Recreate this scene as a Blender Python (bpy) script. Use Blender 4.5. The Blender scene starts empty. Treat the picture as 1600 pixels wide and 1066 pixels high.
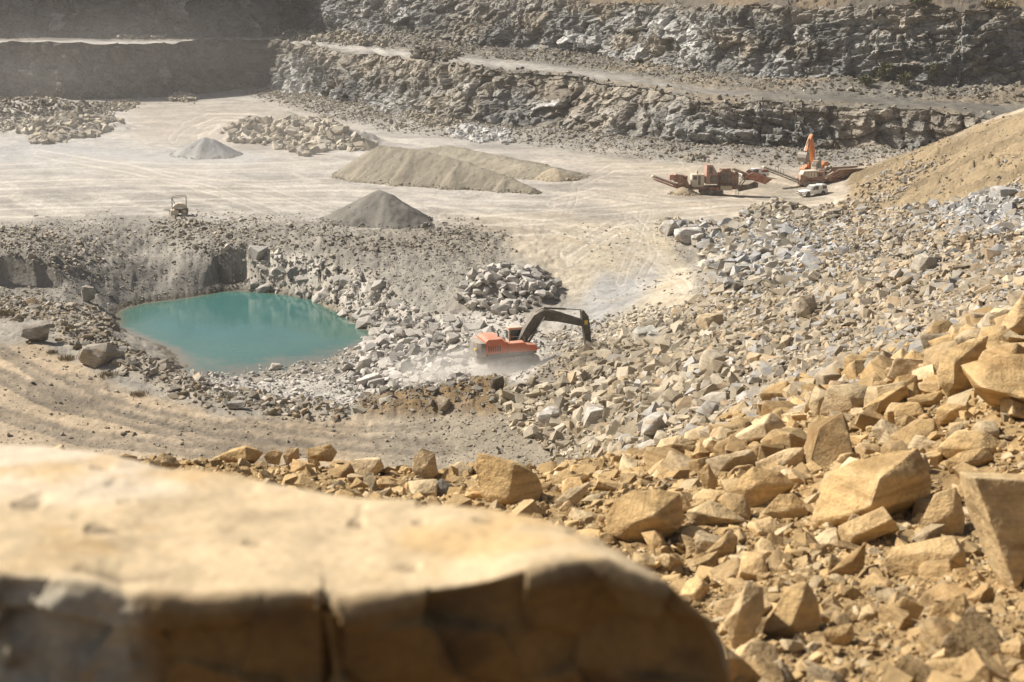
import bpy, bmesh, math, random
import numpy as np
from mathutils import Vector, Matrix

random.seed(7)
RNG = np.random.default_rng(11)
SC = bpy.context.scene
COL = SC.collection
R = math.radians

# ----------------------------------------------------------------- camera
F = 2222.0                       # focal length in pixels of the 1600 px wide photograph
CAMZ = 32.5
PITCH = R(14.0)
CP, SP = math.cos(PITCH), math.sin(PITCH)

def P(u, v, D):
    """world point seen at photo pixel u, v at depth D along the view axis"""
    a, b = (u - 800) / F * D, (533 - v) / F * D
    return (a, D * CP + b * SP, CAMZ - D * SP + b * CP)

def DZ(v, z):
    return (CAMZ - z) / (SP - (533 - v) / F * CP)

def PZ(u, v, z=0.0):
    return P(u, v, DZ(v, z))

def project(x, y, z):
    zr = z - CAMZ
    D = y * CP - zr * SP
    U = y * SP + zr * CP
    return 800 + F * x / D, 533 - F * U / D, D

# ----------------------------------------------------------------- numpy noise
def _h(ix, iy, iz, seed):
    with np.errstate(over='ignore'):
        h = (ix.astype(np.int64) * 374761393 + iy.astype(np.int64) * 668265263 + iz.astype(np.int64) * 2147483647 + seed * 974634777) & 0xFFFFFFFF
        h = ((h ^ (h >> 13)) * 1274126177) & 0xFFFFFFFF
        h = ((h ^ (h >> 16)) * 2246822519) & 0xFFFFFFFF
        h = h ^ (h >> 15)
    return (h & 0xFFFFFF) / float(0xFFFFFF)

def vnoise(x, y, seed=0):
    ix, iy = np.floor(x), np.floor(y)
    fx, fy = x - ix, y - iy
    fx = fx * fx * fx * (fx * (fx * 6 - 15) + 10); fy = fy * fy * fy * (fy * (fy * 6 - 15) + 10)
    o = np.zeros_like(ix)
    a = _h(ix, iy, o, seed); b = _h(ix + 1, iy, o, seed); c = _h(ix, iy + 1, o, seed); d = _h(ix + 1, iy + 1, o, seed)
    return (a * (1 - fx) + b * fx) * (1 - fy) + (c * (1 - fx) + d * fx) * fy

def fbm(x, y, octaves=4, seed=0, gain=0.5):
    s, a, t = 0, 1.0, 0
    for k in range(octaves):
        s = s + a * (vnoise(x * 2 ** k + 17.3 * k, y * 2 ** k - 9.1 * k, seed + k) * 2 - 1); t += a; a *= gain
    return s / t

def vnoise3(x, y, z, seed=0):
    ix, iy, iz = np.floor(x), np.floor(y), np.floor(z)
    f = [x - ix, y - iy, z - iz]
    f = [t * t * (3 - 2 * t) for t in f]
    r = 0
    for dx in (0, 1):
        for dy in (0, 1):
            for dz in (0, 1):
                w = (f[0] if dx else 1 - f[0]) * (f[1] if dy else 1 - f[1]) * (f[2] if dz else 1 - f[2])
                r = r + w * _h(ix + dx, iy + dy, iz + dz, seed)
    return r

def fbm3(p, scale, octaves=3, seed=0, gain=0.5):
    s, a, t = 0, 1.0, 0
    for k in range(octaves):
        q = p * (scale * 2 ** k) + 13.7 * k
        s = s + a * (vnoise3(q[:, 0], q[:, 1], q[:, 2], seed + k) * 2 - 1); t += a; a *= gain
    return s / t

def worley(x, y, seed=0):
    """nearest jittered cell: returns F1, F2, dx, dy from its point and two random numbers of the cell"""
    ix, iy = np.floor(x), np.floor(y)
    b1 = np.full(x.shape, 9.0); b2 = np.full(x.shape, 9.0)
    ox = np.zeros(x.shape); oy = np.zeros(x.shape); r1 = np.zeros(x.shape); r2 = np.zeros(x.shape)
    for i in (-1, 0, 1):
        for j in (-1, 0, 1):
            cx, cy = ix + i, iy + j
            o = np.zeros_like(cx)
            px = cx + 0.1 + 0.8 * _h(cx, cy, o, seed); py = cy + 0.1 + 0.8 * _h(cx, cy, o + 1, seed)
            d = np.hypot(x - px, y - py)
            m = d < b1
            b2 = np.where(m, b1, np.minimum(b2, d))
            b1 = np.where(m, d, b1)
            ox = np.where(m, x - px, ox); oy = np.where(m, y - py, oy)
            r1 = np.where(m, _h(cx, cy, o + 2, seed), r1); r2 = np.where(m, _h(cx, cy, o + 3, seed), r2)
    return b1, b2, ox, oy, r1, r2

def facets(x, y, seed=0, tilt=0.9):
    """broken-rock relief: every cell a tilted plane with its own height, roughly -1..1"""
    b1, b2, ox, oy, r1, r2 = worley(x, y, seed)
    ang = r2 * 6.2832
    return (r1 * 2 - 1) * 0.7 + tilt * (ox * np.cos(ang) + oy * np.sin(ang)), r1, b2 - b1

def sstep(a, b, x):
    t = np.clip((x - a) / (b - a), 0, 1)
    return t * t * (3 - 2 * t)

def poly_sd(px, py, poly):
    """signed distance to a polygon, negative inside"""
    poly = np.asarray(poly, float)
    d = np.full(px.shape, 1e18); inside = np.zeros(px.shape, bool)
    n = len(poly)
    for i in range(n):
        ax, ay = poly[i]; bx, by = poly[(i + 1) % n]
        ex, ey = bx - ax, by - ay
        t = np.clip(((px - ax) * ex + (py - ay) * ey) / (ex * ex + ey * ey + 1e-12), 0, 1)
        d = np.minimum(d, (px - ax - t * ex) ** 2 + (py - ay - t * ey) ** 2)
        c = ((ay > py) != (by > py)) & (px < (bx - ax) * (py - ay) / (by - ay + 1e-12) + ax)
        inside ^= c
    d = np.sqrt(d)
    return np.where(inside, -d, d)

def line_d(px, py, line):
    d = np.full(px.shape, 1e18)
    for (ax, ay), (bx, by) in zip(line[:-1], line[1:]):
        ex, ey = bx - ax, by - ay
        t = np.clip(((px - ax) * ex + (py - ay) * ey) / (ex * ex + ey * ey + 1e-12), 0, 1)
        d = np.minimum(d, (px - ax - t * ex) ** 2 + (py - ay - t * ey) ** 2)
    return np.sqrt(d)

# ----------------------------------------------------------------- mesh helpers
def np_mesh(name, verts, faces, mat=None, col=None, smooth=False, parent=None):
    """verts (n,3), faces (m,k) all of one size; col (n,3) or (n,4) becomes the colour attribute Col"""
    verts = np.ascontiguousarray(verts, np.float32); faces = np.ascontiguousarray(faces, np.int32)
    m, k = faces.shape
    me = bpy.data.meshes.new(name)
    me.vertices.add(len(verts)); me.vertices.foreach_set('co', verts.ravel())
    me.loops.add(m * k); me.loops.foreach_set('vertex_index', faces.ravel())
    me.polygons.add(m)
    me.polygons.foreach_set('loop_start', np.arange(0, m * k, k, dtype=np.int32))
    me.polygons.foreach_set('use_smooth', np.full(m, smooth))
    me.update(calc_edges=True)
    if col is not None:
        c = np.ones((len(verts), 4), np.float32); c[:, :col.shape[1]] = col
        at = me.color_attributes.new('Col', 'FLOAT_COLOR', 'POINT'); at.data.foreach_set('color', c.ravel())
    if mat: me.materials.append(mat)
    o = bpy.data.objects.new(name, me); COL.objects.link(o)
    if parent: o.parent = parent
    return o

def grid_faces(nr, nc):
    i = np.arange(nr - 1)[:, None] * nc + np.arange(nc - 1)[None, :]
    return np.stack([i, i + 1, i + nc + 1, i + nc], -1).reshape(-1, 4)

def tag(o, label=None, cat=None, group=None, kind=None):
    if label: o['label'] = label
    if cat: o['category'] = cat
    if group: o['group'] = group
    if kind: o['kind'] = kind
    return o

def empty(name, loc, rz=0.0, label=None, cat=None, group=None, tilt=None):
    o = bpy.data.objects.new(name, None); COL.objects.link(o)
    o.location = loc; o.rotation_euler = (0, 0, rz) if tilt is None else (tilt[0], tilt[1], rz)
    o.empty_display_size = 0.3
    return tag(o, label, cat, group)

class MB:
    """collects boxes, bars, prisms and drums for ONE mesh"""
    def __init__(s): s.bm = bmesh.new()
    def box(s, x0, x1, y0, y1, z0, z1, bev=0.0, mtx=None):
        m = Matrix.Translation(((x0 + x1) / 2, (y0 + y1) / 2, (z0 + z1) / 2)) @ Matrix.Diagonal((abs(x1 - x0), abs(y1 - y0), abs(z1 - z0), 1))
        if mtx is not None: m = mtx @ m
        r = bmesh.ops.create_cube(s.bm, size=1, matrix=m)
        if bev:
            es = list({e for v in r['verts'] for e in v.link_edges})
            bmesh.ops.bevel(s.bm, geom=es, offset=bev, segments=2, affect='EDGES', profile=0.7)
        return s
    def prism(s, pts, y0, y1, bev=0.0, axis='y'):
        """polygon pts (x, z) drawn out along y (or (y, z) along x, or (x, y) along z)"""
        f = {'y': lambda a, b, t: (a, t, b), 'x': lambda a, b, t: (t, a, b), 'z': lambda a, b, t: (a, b, t)}[axis]
        A = [s.bm.verts.new(f(a, b, y0)) for a, b in pts]; B = [s.bm.verts.new(f(a, b, y1)) for a, b in pts]
        n = len(pts); fs = [s.bm.faces.new(A), s.bm.faces.new(B[::-1])]
        for i in range(n): fs.append(s.bm.faces.new((A[i], B[i], B[(i + 1) % n], A[(i + 1) % n])))
        bmesh.ops.recalc_face_normals(s.bm, faces=fs)
        if bev:
            es = list({e for q in fs for e in q.edges})
            bmesh.ops.bevel(s.bm, geom=es, offset=bev, segments=2, affect='EDGES', profile=0.7)
        return s
    def bar(s, a, b, r=0.05, n=8, r2=None):
        a, b = Vector(a), Vector(b); d = b - a
        m = Matrix.Translation((a + b) / 2) @ d.to_track_quat('Z', 'Y').to_matrix().to_4x4()
        bmesh.ops.create_cone(s.bm, cap_ends=True, segments=n, radius1=r, radius2=r if r2 is None else r2, depth=d.length, matrix=m)
        return s
    def drum(s, c, r, y0, y1, n=24, axis='y', bev=0.0):
        ax = {'y': Vector((0, 1, 0)), 'x': Vector((1, 0, 0)), 'z': Vector((0, 0, 1))}[axis]
        c = Vector(c)
        return s.bar(c + ax * y0, c + ax * y1, r, n)
    def path(s, pts, r=0.04, n=8):
        for a, b in zip(pts[:-1], pts[1:]): s.bar(a, b, r, n)
        return s
    def quadbox(s, lo, hi):
        """a hull of two corner quads"""
        vs = [s.bm.verts.new(p) for p in list(lo) + list(hi)]
        n = len(lo); fs = [s.bm.faces.new(vs[:n][::-1]), s.bm.faces.new(vs[n:])]
        for i in range(n): fs.append(s.bm.faces.new((vs[i], vs[(i + 1) % n], vs[n + (i + 1) % n], vs[n + i])))
        bmesh.ops.recalc_face_normals(s.bm, faces=fs)
        return s
    def build(s, name, mat, parent=None, smooth=30, label=None):
        me = bpy.data.meshes.new(name); s.bm.normal_update(); s.bm.to_mesh(me); s.bm.free()
        me.materials.append(mat)
        if smooth:
            me.polygons.foreach_set('use_smooth', [True] * len(me.polygons)); me.set_sharp_from_angle(angle=R(smooth))
        o = bpy.data.objects.new(name, me); COL.objects.link(o)
        if parent: o.parent = parent
        if label: o['label'] = label
        return o

# ----------------------------------------------------------------- materials
def new_mat(name):
    m = bpy.data.materials.new(name); m.use_nodes = True
    nt = m.node_tree; b = nt.nodes['Principled BSDF']
    return m, nt, b

def node(nt, t, **kw):
    n = nt.nodes.new(t)
    for k, v in kw.items():
        if k in n.inputs.keys() if isinstance(k, str) and not hasattr(n, k) else False: n.inputs[k].default_value = v
        else: setattr(n, k, v)
    return n

def noise(nt, vec, scale, detail=4, rough=0.55):
    n = nt.nodes.new('ShaderNodeTexNoise'); n.inputs['Scale'].default_value = scale
    n.inputs['Detail'].default_value = detail; n.inputs['Roughness'].default_value = rough
    nt.links.new(vec, n.inputs['Vector']); return n.outputs['Fac']

def ramp(nt, fac, stops):
    n = nt.nodes.new('ShaderNodeValToRGB'); e = n.color_ramp.elements
    while len(e) < len(stops): e.new(0.5)
    for q, (p, c) in zip(e, stops):
        q.position = p; q.color = (*c, 1) if isinstance(c, tuple) else (c, c, c, 1)
    nt.links.new(fac, n.inputs['Fac']); return n.outputs['Color']

def mixc(nt, a, b, fac=1.0, mode='MULTIPLY'):
    n = nt.nodes.new('ShaderNodeMix'); n.data_type = 'RGBA'; n.blend_type = mode
    for s, v in ((n.inputs[0], fac), (n.inputs[6], a), (n.inputs[7], b)):
        if hasattr(v, 'is_linked'): nt.links.new(v, s)
        else: s.default_value = v if isinstance(v, float) else (*v, 1)
    return n.outputs[2]

def bump(nt, hgt, strength, dist, prev=None):
    n = nt.nodes.new('ShaderNodeBump'); n.inputs['Strength'].default_value = strength; n.inputs['Distance'].default_value = dist
    nt.links.new(hgt, n.inputs['Height'])
    if prev: nt.links.new(prev, n.inputs['Normal'])
    return n.outputs['Normal']

def earth_mat(name, source, speck=2.2, strata=False, coarse=0.25, b1=0.35, d1=0.25, b2=0.5, d2=0.06, lo=0.72, hi=1.25, fine=9.0):
    """stone and dirt: colour from the mesh (Col) or the object, broken up by noise of world size"""
    m, nt, b = new_mat(name)
    geo = nt.nodes.new('ShaderNodeNewGeometry'); pos = geo.outputs['Position']
    if source == 'attr':
        a = nt.nodes.new('ShaderNodeAttribute'); a.attribute_name = 'Col'; base = a.outputs['Color']
    elif source == 'object':
        a = nt.nodes.new('ShaderNodeObjectInfo'); base = a.outputs['Color']
    else:
        a = nt.nodes.new('ShaderNodeRGB'); a.outputs[0].default_value = (*source, 1); base = a.outputs[0]
    n1 = noise(nt, pos, coarse, 5, 0.6); n2 = noise(nt, pos, speck, 5, 0.65); n3 = noise(nt, pos, fine, 4, 0.6)
    c = mixc(nt, base, ramp(nt, n1, [(0.3, lo), (0.7, hi)]))
    c = mixc(nt, c, ramp(nt, n2, [(0.28, lo * 0.95), (0.5, 1.0), (0.75, hi)]))
    c = mixc(nt, c, ramp(nt, n3, [(0.3, 0.86), (0.7, 1.12)]))
    if strata:                                       # beds seen on the broken sides, and fresh chipped arrises
        tc = nt.nodes.new('ShaderNodeTexCoord'); mp = nt.nodes.new('ShaderNodeMapping'); mp.inputs['Scale'].default_value = (0.8, 0.8, 9.0); mp.inputs['Rotation'].default_value = (0.25, 0.15, 0)
        nt.links.new(tc.outputs['Object'], mp.inputs['Vector']); n4 = noise(nt, mp.outputs['Vector'], 1.3, 4, 0.6)
        c = mixc(nt, c, ramp(nt, n4, [(0.36, (0.74, 0.70, 0.64)), (0.5, (1.0, 1.0, 1.0)), (0.66, (1.12, 1.10, 1.06))]))
        c = mixc(nt, c, ramp(nt, geo.outputs['Pointiness'], [(0.50, (0, 0, 0)), (0.62, (0.16, 0.15, 0.125))]), 1.0, 'ADD')
        iron = ramp(nt, noise(nt, pos, 1.1, 5, 0.65), [(0.52, 0.0), (0.70, 0.55)])
        c = mixc(nt, c, (0.27, 0.155, 0.062), iron, 'MIX')
    nt.links.new(c, b.inputs['Base Color'])
    nb = bump(nt, n2, b1, d1); nb = bump(nt, n3, b2, d2, nb)
    nt.links.new(nb, b.inputs['Normal'])
    b.inputs['Roughness'].default_value = 0.95; b.inputs['Specular IOR Level'].default_value = 0.15
    return m

def paint(name, c, rough=0.5, metal=0.0, dust=(0.42, 0.35, 0.26), amount=0.45, scale=1.6, spec=0.4):
    """paint under quarry dust: dust lies in cloudy patches and on faces that look up"""
    m, nt, b = new_mat(name)
    geo = nt.nodes.new('ShaderNodeNewGeometry'); tc = nt.nodes.new('ShaderNodeTexCoord')
    n = noise(nt, geo.outputs['Position'], scale, 6, 0.65); n2 = noise(nt, geo.outputs['Position'], scale * 7, 3)
    sep = nt.nodes.new('ShaderNodeSeparateXYZ'); nt.links.new(geo.outputs['Normal'], sep.inputs[0])
    up = nt.nodes.new('ShaderNodeMapRange'); up.inputs['From Min'].default_value = 0.0; up.inputs['From Max'].default_value = 1.0
    up.inputs['To Min'].default_value = 0.0; up.inputs['To Max'].default_value = 0.35
    nt.links.new(sep.outputs['Z'], up.inputs['Value'])
    r = ramp(nt, n, [(0.42, 0.1 * amount), (0.68, min(1.0, amount * 1.5))])
    add = nt.nodes.new('ShaderNodeMath'); add.operation = 'ADD'; add.use_clamp = True
    nt.links.new(r, add.inputs[0]); nt.links.new(up.outputs[0], add.inputs[1])
    cc = mixc(nt, c, ramp(nt, n2, [(0.3, 0.8), (0.7, 1.15)]))
    nt.links.new(mixc(nt, cc, dust, add.outputs[0], 'MIX'), b.inputs['Base Color'])
    rr = nt.nodes.new('ShaderNodeMapRange'); rr.inputs['To Min'].default_value = rough; rr.inputs['To Max'].default_value = 0.95
    nt.links.new(add.outputs[0], rr.inputs['Value']); nt.links.new(rr.outputs[0], b.inputs['Roughness'])
    b.inputs['Metallic'].default_value = metal; b.inputs['Specular IOR Level'].default_value = spec
    return m

GROUND = earth_mat('ground_earth', 'attr', speck=1.6, coarse=0.12, b1=0.5, d1=0.35, b2=0.6, d2=0.08, lo=0.8, hi=1.18, fine=7.0)
CLIFF = earth_mat('cliff_rock', 'attr', speck=1.1, coarse=0.12, b1=0.6, d1=0.5, b2=0.6, d2=0.12, lo=0.7, hi=1.3, fine=5.0)
RUBBLE = earth_mat('rubble_rock', 'attr', speck=3.0, coarse=0.2, b1=0.4, d1=0.12, b2=0.5, d2=0.04, lo=0.82, hi=1.15, fine=14.0)
ROCK = earth_mat('rock_stone', 'object', strata=True, speck=3.5, coarse=0.8, b1=0.45, d1=0.12, b2=0.6, d2=0.03, lo=0.78, hi=1.18, fine=22.0)
# ================================================================= the land
# anchors of the height field: (u, v, z) seen at that pixel at height z, or (u, v, None, D) seen there at depth D
A = []
for u in (-500, -200, 100, 350, 600, 850):                     # the quarry floor
    for v in (150, 185, 235, 300, 335): A.append((u, v, 0.0))
A += [(1050, 235, 0), (1050, 270, 0), (1050, 310, 0), (1200, 255, 0), (1200, 280, 0), (1190, 315, 0), (1350, 262, 0.3), (1320, 300, 0), (950, 335, 0), (1080, 340, 0),
      (700, 350, 0), (560, 345, 0), (400, 350, 0), (200, 350, 0), (0, 352, 0), (-300, 355, 0),
      # slope down to the pond and its bed
      (60, 385, 0.4), (60, 460, -3.6), (-200, 460, -3), (-200, 385, 0.4), (150, 470, -5.2), (180, 486, -7.2), (250, 474, -7.2), (330, 464, -7.2), (400, 459, -7.2), (478, 470, -7.2), (548, 495, -7.2), (590, 516, -7.2),
      (470, 412, -3.0), (400, 400, -2.8), (330, 405, -3), (250, 400, -3), (180, 400, -2.2), (560, 440, -3.8), (600, 480, -5.0), (640, 430, -2.8), (660, 385, -0.8), (560, 390, -1.2),
      (270, 510, -9.5), (350, 500, -10.5), (450, 500, -10), (330, 550, -9.5), (410, 540, -9.5), (500, 520, -8.6),
      # near bank of the pond, pale flat
      (588, 521, -7.15), (522, 556, -7.15), (430, 572, -7.1), (360, 584, -7.1), (310, 588, -7.15),
      (420, 600, -6.4), (520, 590, -6.4), (600, 560, -6.0), (560, 620, -5.6), (640, 600, -5.2), (460, 632, -5.4), (680, 550, -4.9), (650, 520, -5.2),
      # left plateau and the dirt road
      (10, 500, -3.2), (60, 525, -3.2), (140, 560, -3.2), (120, 500, -4.2), (175, 520, -4.6), (220, 565, -3.6), (280, 600, -3.6), (0, 570, -3.2), (-200, 560, -3.1), (100, 620, -3.3), (0, 650, -3.2), (-250, 680, -3.1),
      (250, 660, -3.5), (360, 640, -3.9), (420, 680, -3.5), (520, 650, -3.7), (600, 690, -3.3), (700, 680, -3.2), (720, 720, -3.0), (620, 625, -3.7), (700, 612, -3.3), (770, 605, -3.0),
      # excavator ground, ramp, heap
      (800, 580, -4.2), (740, 565, -4.5), (850, 545, -4.0), (720, 500, -4.2), (800, 475, -3.6), (700, 440, -2.4), (880, 500, -3.4), (940, 470, -2.4), (990, 425, -1.5), (1000, 390, -0.7), (1000, 355, 0),
      (900, 420, -1.6), (850, 385, -0.7), (800, 420, -2.0), (1040, 430, -1.6), (1080, 400, -0.9), (950, 520, -2.8),
      # rubble: depth rules
      (870, 566, None, 130), (930, 548, None, 131), (830, 640, None, 116), (870, 700, None, 109), (900, 640, None, 113), (960, 690, None, 98),
      (1000, 690, None, 85), (1000, 640, None, 98), (1000, 600, None, 110), (1000, 550, None, 124), (1010, 515, None, 136), (1060, 470, None, 150),
      (1200, 620, None, 62), (1200, 560, None, 85), (1200, 500, None, 112), (1200, 440, None, 140), (1200, 390, None, 165), (1190, 350, None, 190), (1110, 420, None, 160), (1090, 560, None, 102),
      (1400, 560, None, 55), (1400, 500, None, 80), (1400, 430, None, 115), (1400, 380, None, 145), (1400, 340, None, 172), (1300, 350, None, 182), (1340, 318, None, 208),
      (1600, 490, None, 40), (1600, 440, None, 60), (1600, 400, None, 80), (1600, 350, None, 110), (1600, 292, None, 150), (1500, 318, None, 165), (1900, 430, None, 50), (1900, 330, None, 110), (1900, 240, None, 150),
      # tan sand slope
      (1600, 182, None, 198), (1500, 216, None, 212), (1420, 244, None, 226), (1360, 268, None, 236), (1600, 235, None, 174), (1500, 268, None, 188), (1420, 290, None, 205), (1900, 110, None, 195), (1900, 180, None, 170),
      (1620, 200, 0, ), (1480, 240, 0.0), (1700, 215, 0),
      # the near tan pile
      (1600, 520, None, 26), (1500, 560, None, 27), (1400, 598, None, 31), (1300, 632, None, 34), (1200, 668, None, 33), (1120, 690, None, 31), (1040, 715, None, 28), (950, 735, None, 26), (850, 748, None, 24.5), (700, 752, None, 24), (560, 750, None, 24), (400, 735, None, 24), (240, 730, None, 24), (0, 730, None, 24), (-300, 730, None, 24),
      (1600, 640, None, 20), (1450, 700, None, 21), (1300, 740, None, 21), (1150, 770, None, 20), (1000, 810, None, 18), (850, 830, None, 18), (650, 860, None, 17), (300, 880, None, 16), (-100, 880, None, 16),
      (1600, 850, None, 14), (1400, 880, None, 14), (1200, 900, None, 14), (1600, 1066, None, 9.5), (1300, 1066, None, 9.5), (1100, 1066, None, 9.5), (900, 1100, None, 9.0), (1900, 1000, None, 9), (1900, 700, None, 18),
      (600, 1250, None, 6), (0, 1250, None, 6), (1300, 1500, None, 5), (1000, 1900, None, 3.2), (300, 1900, None, 3.2), (1600, 1900, None, 3.2)]
pts = []
for a in A:
    p = PZ(*a) if len(a) == 3 else P(a[0], a[1], a[3])
    pts.append(p)
# behind the near ledge the hidden ground runs down to the pit; the pit margin left, right and behind
for u in (-300, 0, 300, 600, 800):
    pts.append((P(u, 700, 45)[0], 45, 12.0)); pts.append((P(u, 700, 70)[0], 70, 0.5)); pts.append((P(u, 700, 90)[0], 90, -2.8))
for u, z1, z2 in ((1000, 17.0, 9.0), (1200, 19.5, 0)):
    pts.append((P(u, 680, 42)[0], 42, z1))
    if z2: pts.append((P(u, 680, 65)[0], 65, z2))
for x in (-260, -120, 0, 120, 240): pts.append((x, 500, 0)); pts.append((x, 420, 0))
pts = np.array(pts)
LA, LY = pts[:, 0] / pts[:, 1], np.log(pts[:, 1])

def tps_fit(x, y, z, lam=2e-4):
    n = len(x); r2 = (x[:, None] - x[None]) ** 2 + (y[:, None] - y[None]) ** 2
    K = 0.5 * r2 * np.log(r2 + 1e-12); K[np.arange(n), np.arange(n)] = lam
    Q = np.c_[np.ones(n), x, y]; M = np.zeros((n + 3, n + 3)); M[:n, :n] = K; M[:n, n:] = Q; M[n:, :n] = Q.T
    return np.linalg.solve(M, np.r_[z, 0, 0, 0])
W = tps_fit(LA, LY, pts[:, 2])
NCOL, NROW = 1040, 1300
AL, AH, YL, YH = -0.56, 0.56, math.log(3.0), math.log(520.0)
ga, gy = np.linspace(AL, AH, 260), np.linspace(YL, YH, 300)
GA, GY = np.meshgrid(ga, gy)
Z0 = np.full(GA.shape, W[-3]) + W[-2] * GA + W[-1] * GY
for k in range(len(pts)):
    r2 = (GA - LA[k]) ** 2 + (GY - LY[k]) ** 2
    Z0 += W[k] * 0.5 * r2 * np.log(r2 + 1e-12)
fa, fy = np.linspace(AL, AH, NCOL), np.linspace(YL, YH, NROW)
Z1 = np.stack([np.interp(fa, ga, r) for r in Z0]); ZT = np.stack([np.interp(fy, gy, Z1[:, j]) for j in range(NCOL)], 1)
TA, TY = np.meshgrid(fa, fy); TY = np.exp(TY); TX = TA * TY

# ----------------------------------------------------------------- lines of the rock faces
W1 = [(-500, 168), (-200, 162), (0, 158), (130, 160), (220, 157), (300, 151), (405, 139), (428, 141), (520, 164), (600, 184), (700, 203), (830, 213), (960, 227), (1060, 240), (1180, 246), (1300, 248), (1430, 250), (1560, 256), (1900, 268)]
W1T = [17, 16.6, 16.3, 16.3, 16.2, 16.2, 16, 15.6, 14.2, 13.9, 14.1, 12.2, 10.6, 9.8, 10.1, 9.7, 9.0, 7.6, 6]
W1B = np.array([PZ(u, v, 0)[:2] for u, v in W1]); W1T = np.array(W1T)
W2 = [(-600, 57, 16.7), (0, 58, 16.5), (250, 58, 16.3), (400, 57, 16), (455, 50, 16), (520, 58, 15.5), (600, 66, 15), (700, 75, 14), (760, 82, 13.3), (900, 95, 12), (1000, 108, 11), (1100, 122, 10.5), (1200, 131, 10.2), (1350, 140, 9.8), (1500, 146, 9.5), (1650, 150, 9), (2000, 160, 9)]
W2B = np.array([PZ(*q) for q in W2]); W2T = np.array([44, 44, 44, 44, 43, 41, 37, 33, 30, 28.2, 28, 28.2, 28.2, 27.8, 27.4, 27, 27])

def walk(base, step):
    """even points along a polyline with its corners eased, and where each lies in the list of corners"""
    seg = np.hypot(*np.diff(base[:, :2], axis=0).T); cum = np.r_[0, np.cumsum(seg)]
    s = np.arange(0, cum[-1], step); idx = np.interp(s, cum, np.arange(len(base)))
    x = np.interp(s, cum, base[:, 0]); y = np.interp(s, cum, base[:, 1])
    k = max(3, int(5 / step)) | 1; ker = np.hanning(k + 2)[1:-1]; ker /= ker.sum()
    pad = k // 2
    sm = lambda a: np.convolve(np.r_[2 * a[0] - a[pad:0:-1], a, 2 * a[-1] - a[-2:-pad - 2:-1]], ker, 'valid')
    return s, idx, sm(x), sm(y)

def mix(a, b, t):
    return np.asarray(a) * (1 - t[..., None]) + np.asarray(b) * t[..., None]

def rock_face(name, base, top, z_low, step, rise, lean, seed, dip):
    s, idx, x, y = walk(base, step)
    zt = np.interp(idx, np.arange(len(top)), top); zb = np.interp(idx, np.arange(len(top)), z_low)
    lean = np.interp(idx, np.arange(len(top)), lean)
    tx, ty = np.gradient(x), np.gradient(y); L = np.hypot(tx, ty); nx, ny = ty / L, -tx / L       # outward, towards the pit
    nr = int((zt - zb).max() / rise) + 2
    t = np.linspace(0, 1, nr)[:, None]
    zt = zt + 0.9 * fbm(s / 9, s * 0 + seed, 4, seed) + 0.5 * facets(s / 2.2, s * 0 + 3.3, seed)[0]
    Z = zb[None] + (zt - zb)[None] * t; S = np.broadcast_to(s[None], Z.shape)
    warp = fbm(S / 14, Z / 14, 3, seed + 5) * 3
    big = fbm(S / 22, Z / 16, 3, seed) * 2.6
    f1, c1, e1 = facets((S + warp + Z * 0.35) / 6.5, (Z + dip * S + warp) / 4.6, seed + 1, 1.2)
    f2, c2, e2 = facets((S - Z * 0.3 + warp) / 2.5, (Z + dip * S) / 1.8, seed + 2, 1.1)
    f3, c3, e3 = facets((S + 0.3 * Z) / 0.95, (Z + dip * S) / 0.75, seed + 3, 1.0)
    jb = worley((S + 0.5 * warp + 0.25 * Z) / 6.5, Z / 26 + 0.2 * warp, seed + 6)
    amp = np.interp(idx, np.arange(len(top)), np.where(np.arange(len(top)) < (7 if seed == 31 else 5), 0.95, 1.0))[None]
    d = big + amp * (1.4 * f1 + 0.75 * f2 + 1.5 * (jb[4] - 0.5) - 0.9 * np.exp(-(jb[1] - jb[0]) / 0.04)) + 0.34 * f3 - 0.5 * np.exp(-e1 / 0.05)
    # drawn-out ledges where the beds show
    bed = np.interp(idx, np.arange(len(top)), sstep(0.55, 0.8, np.linspace(0.0, 1.0, len(top)))) * sstep(-0.2, 0.3, fbm(s / 30, s * 0 + 4.4, 2, seed + 8))
    q = (Z + dip * S + 0.8 * warp) / 1.9; fr = q - np.floor(q)
    d = d + bed[None] * 0.9 * (fr - 0.5) * (0.5 + vnoise(S / 9, q * 0 + np.floor(q), seed + 9))
    env = np.sin(np.pi * np.clip(t * 0.93 + 0.07, 0, 1)) ** 0.4
    d = d * (0.35 + 0.65 * env) - (Z - zb[None]) * lean[None] + 1.2 * sstep(0.35, 0.0, t)
    X = x[None] + nx[None] * d; Y = y[None] + ny[None] * d
    Z = Z + 0.18 * f2 * env
    return s, idx, S, X, Y, Z, t, c1, c2, c3, f1, warp

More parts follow.
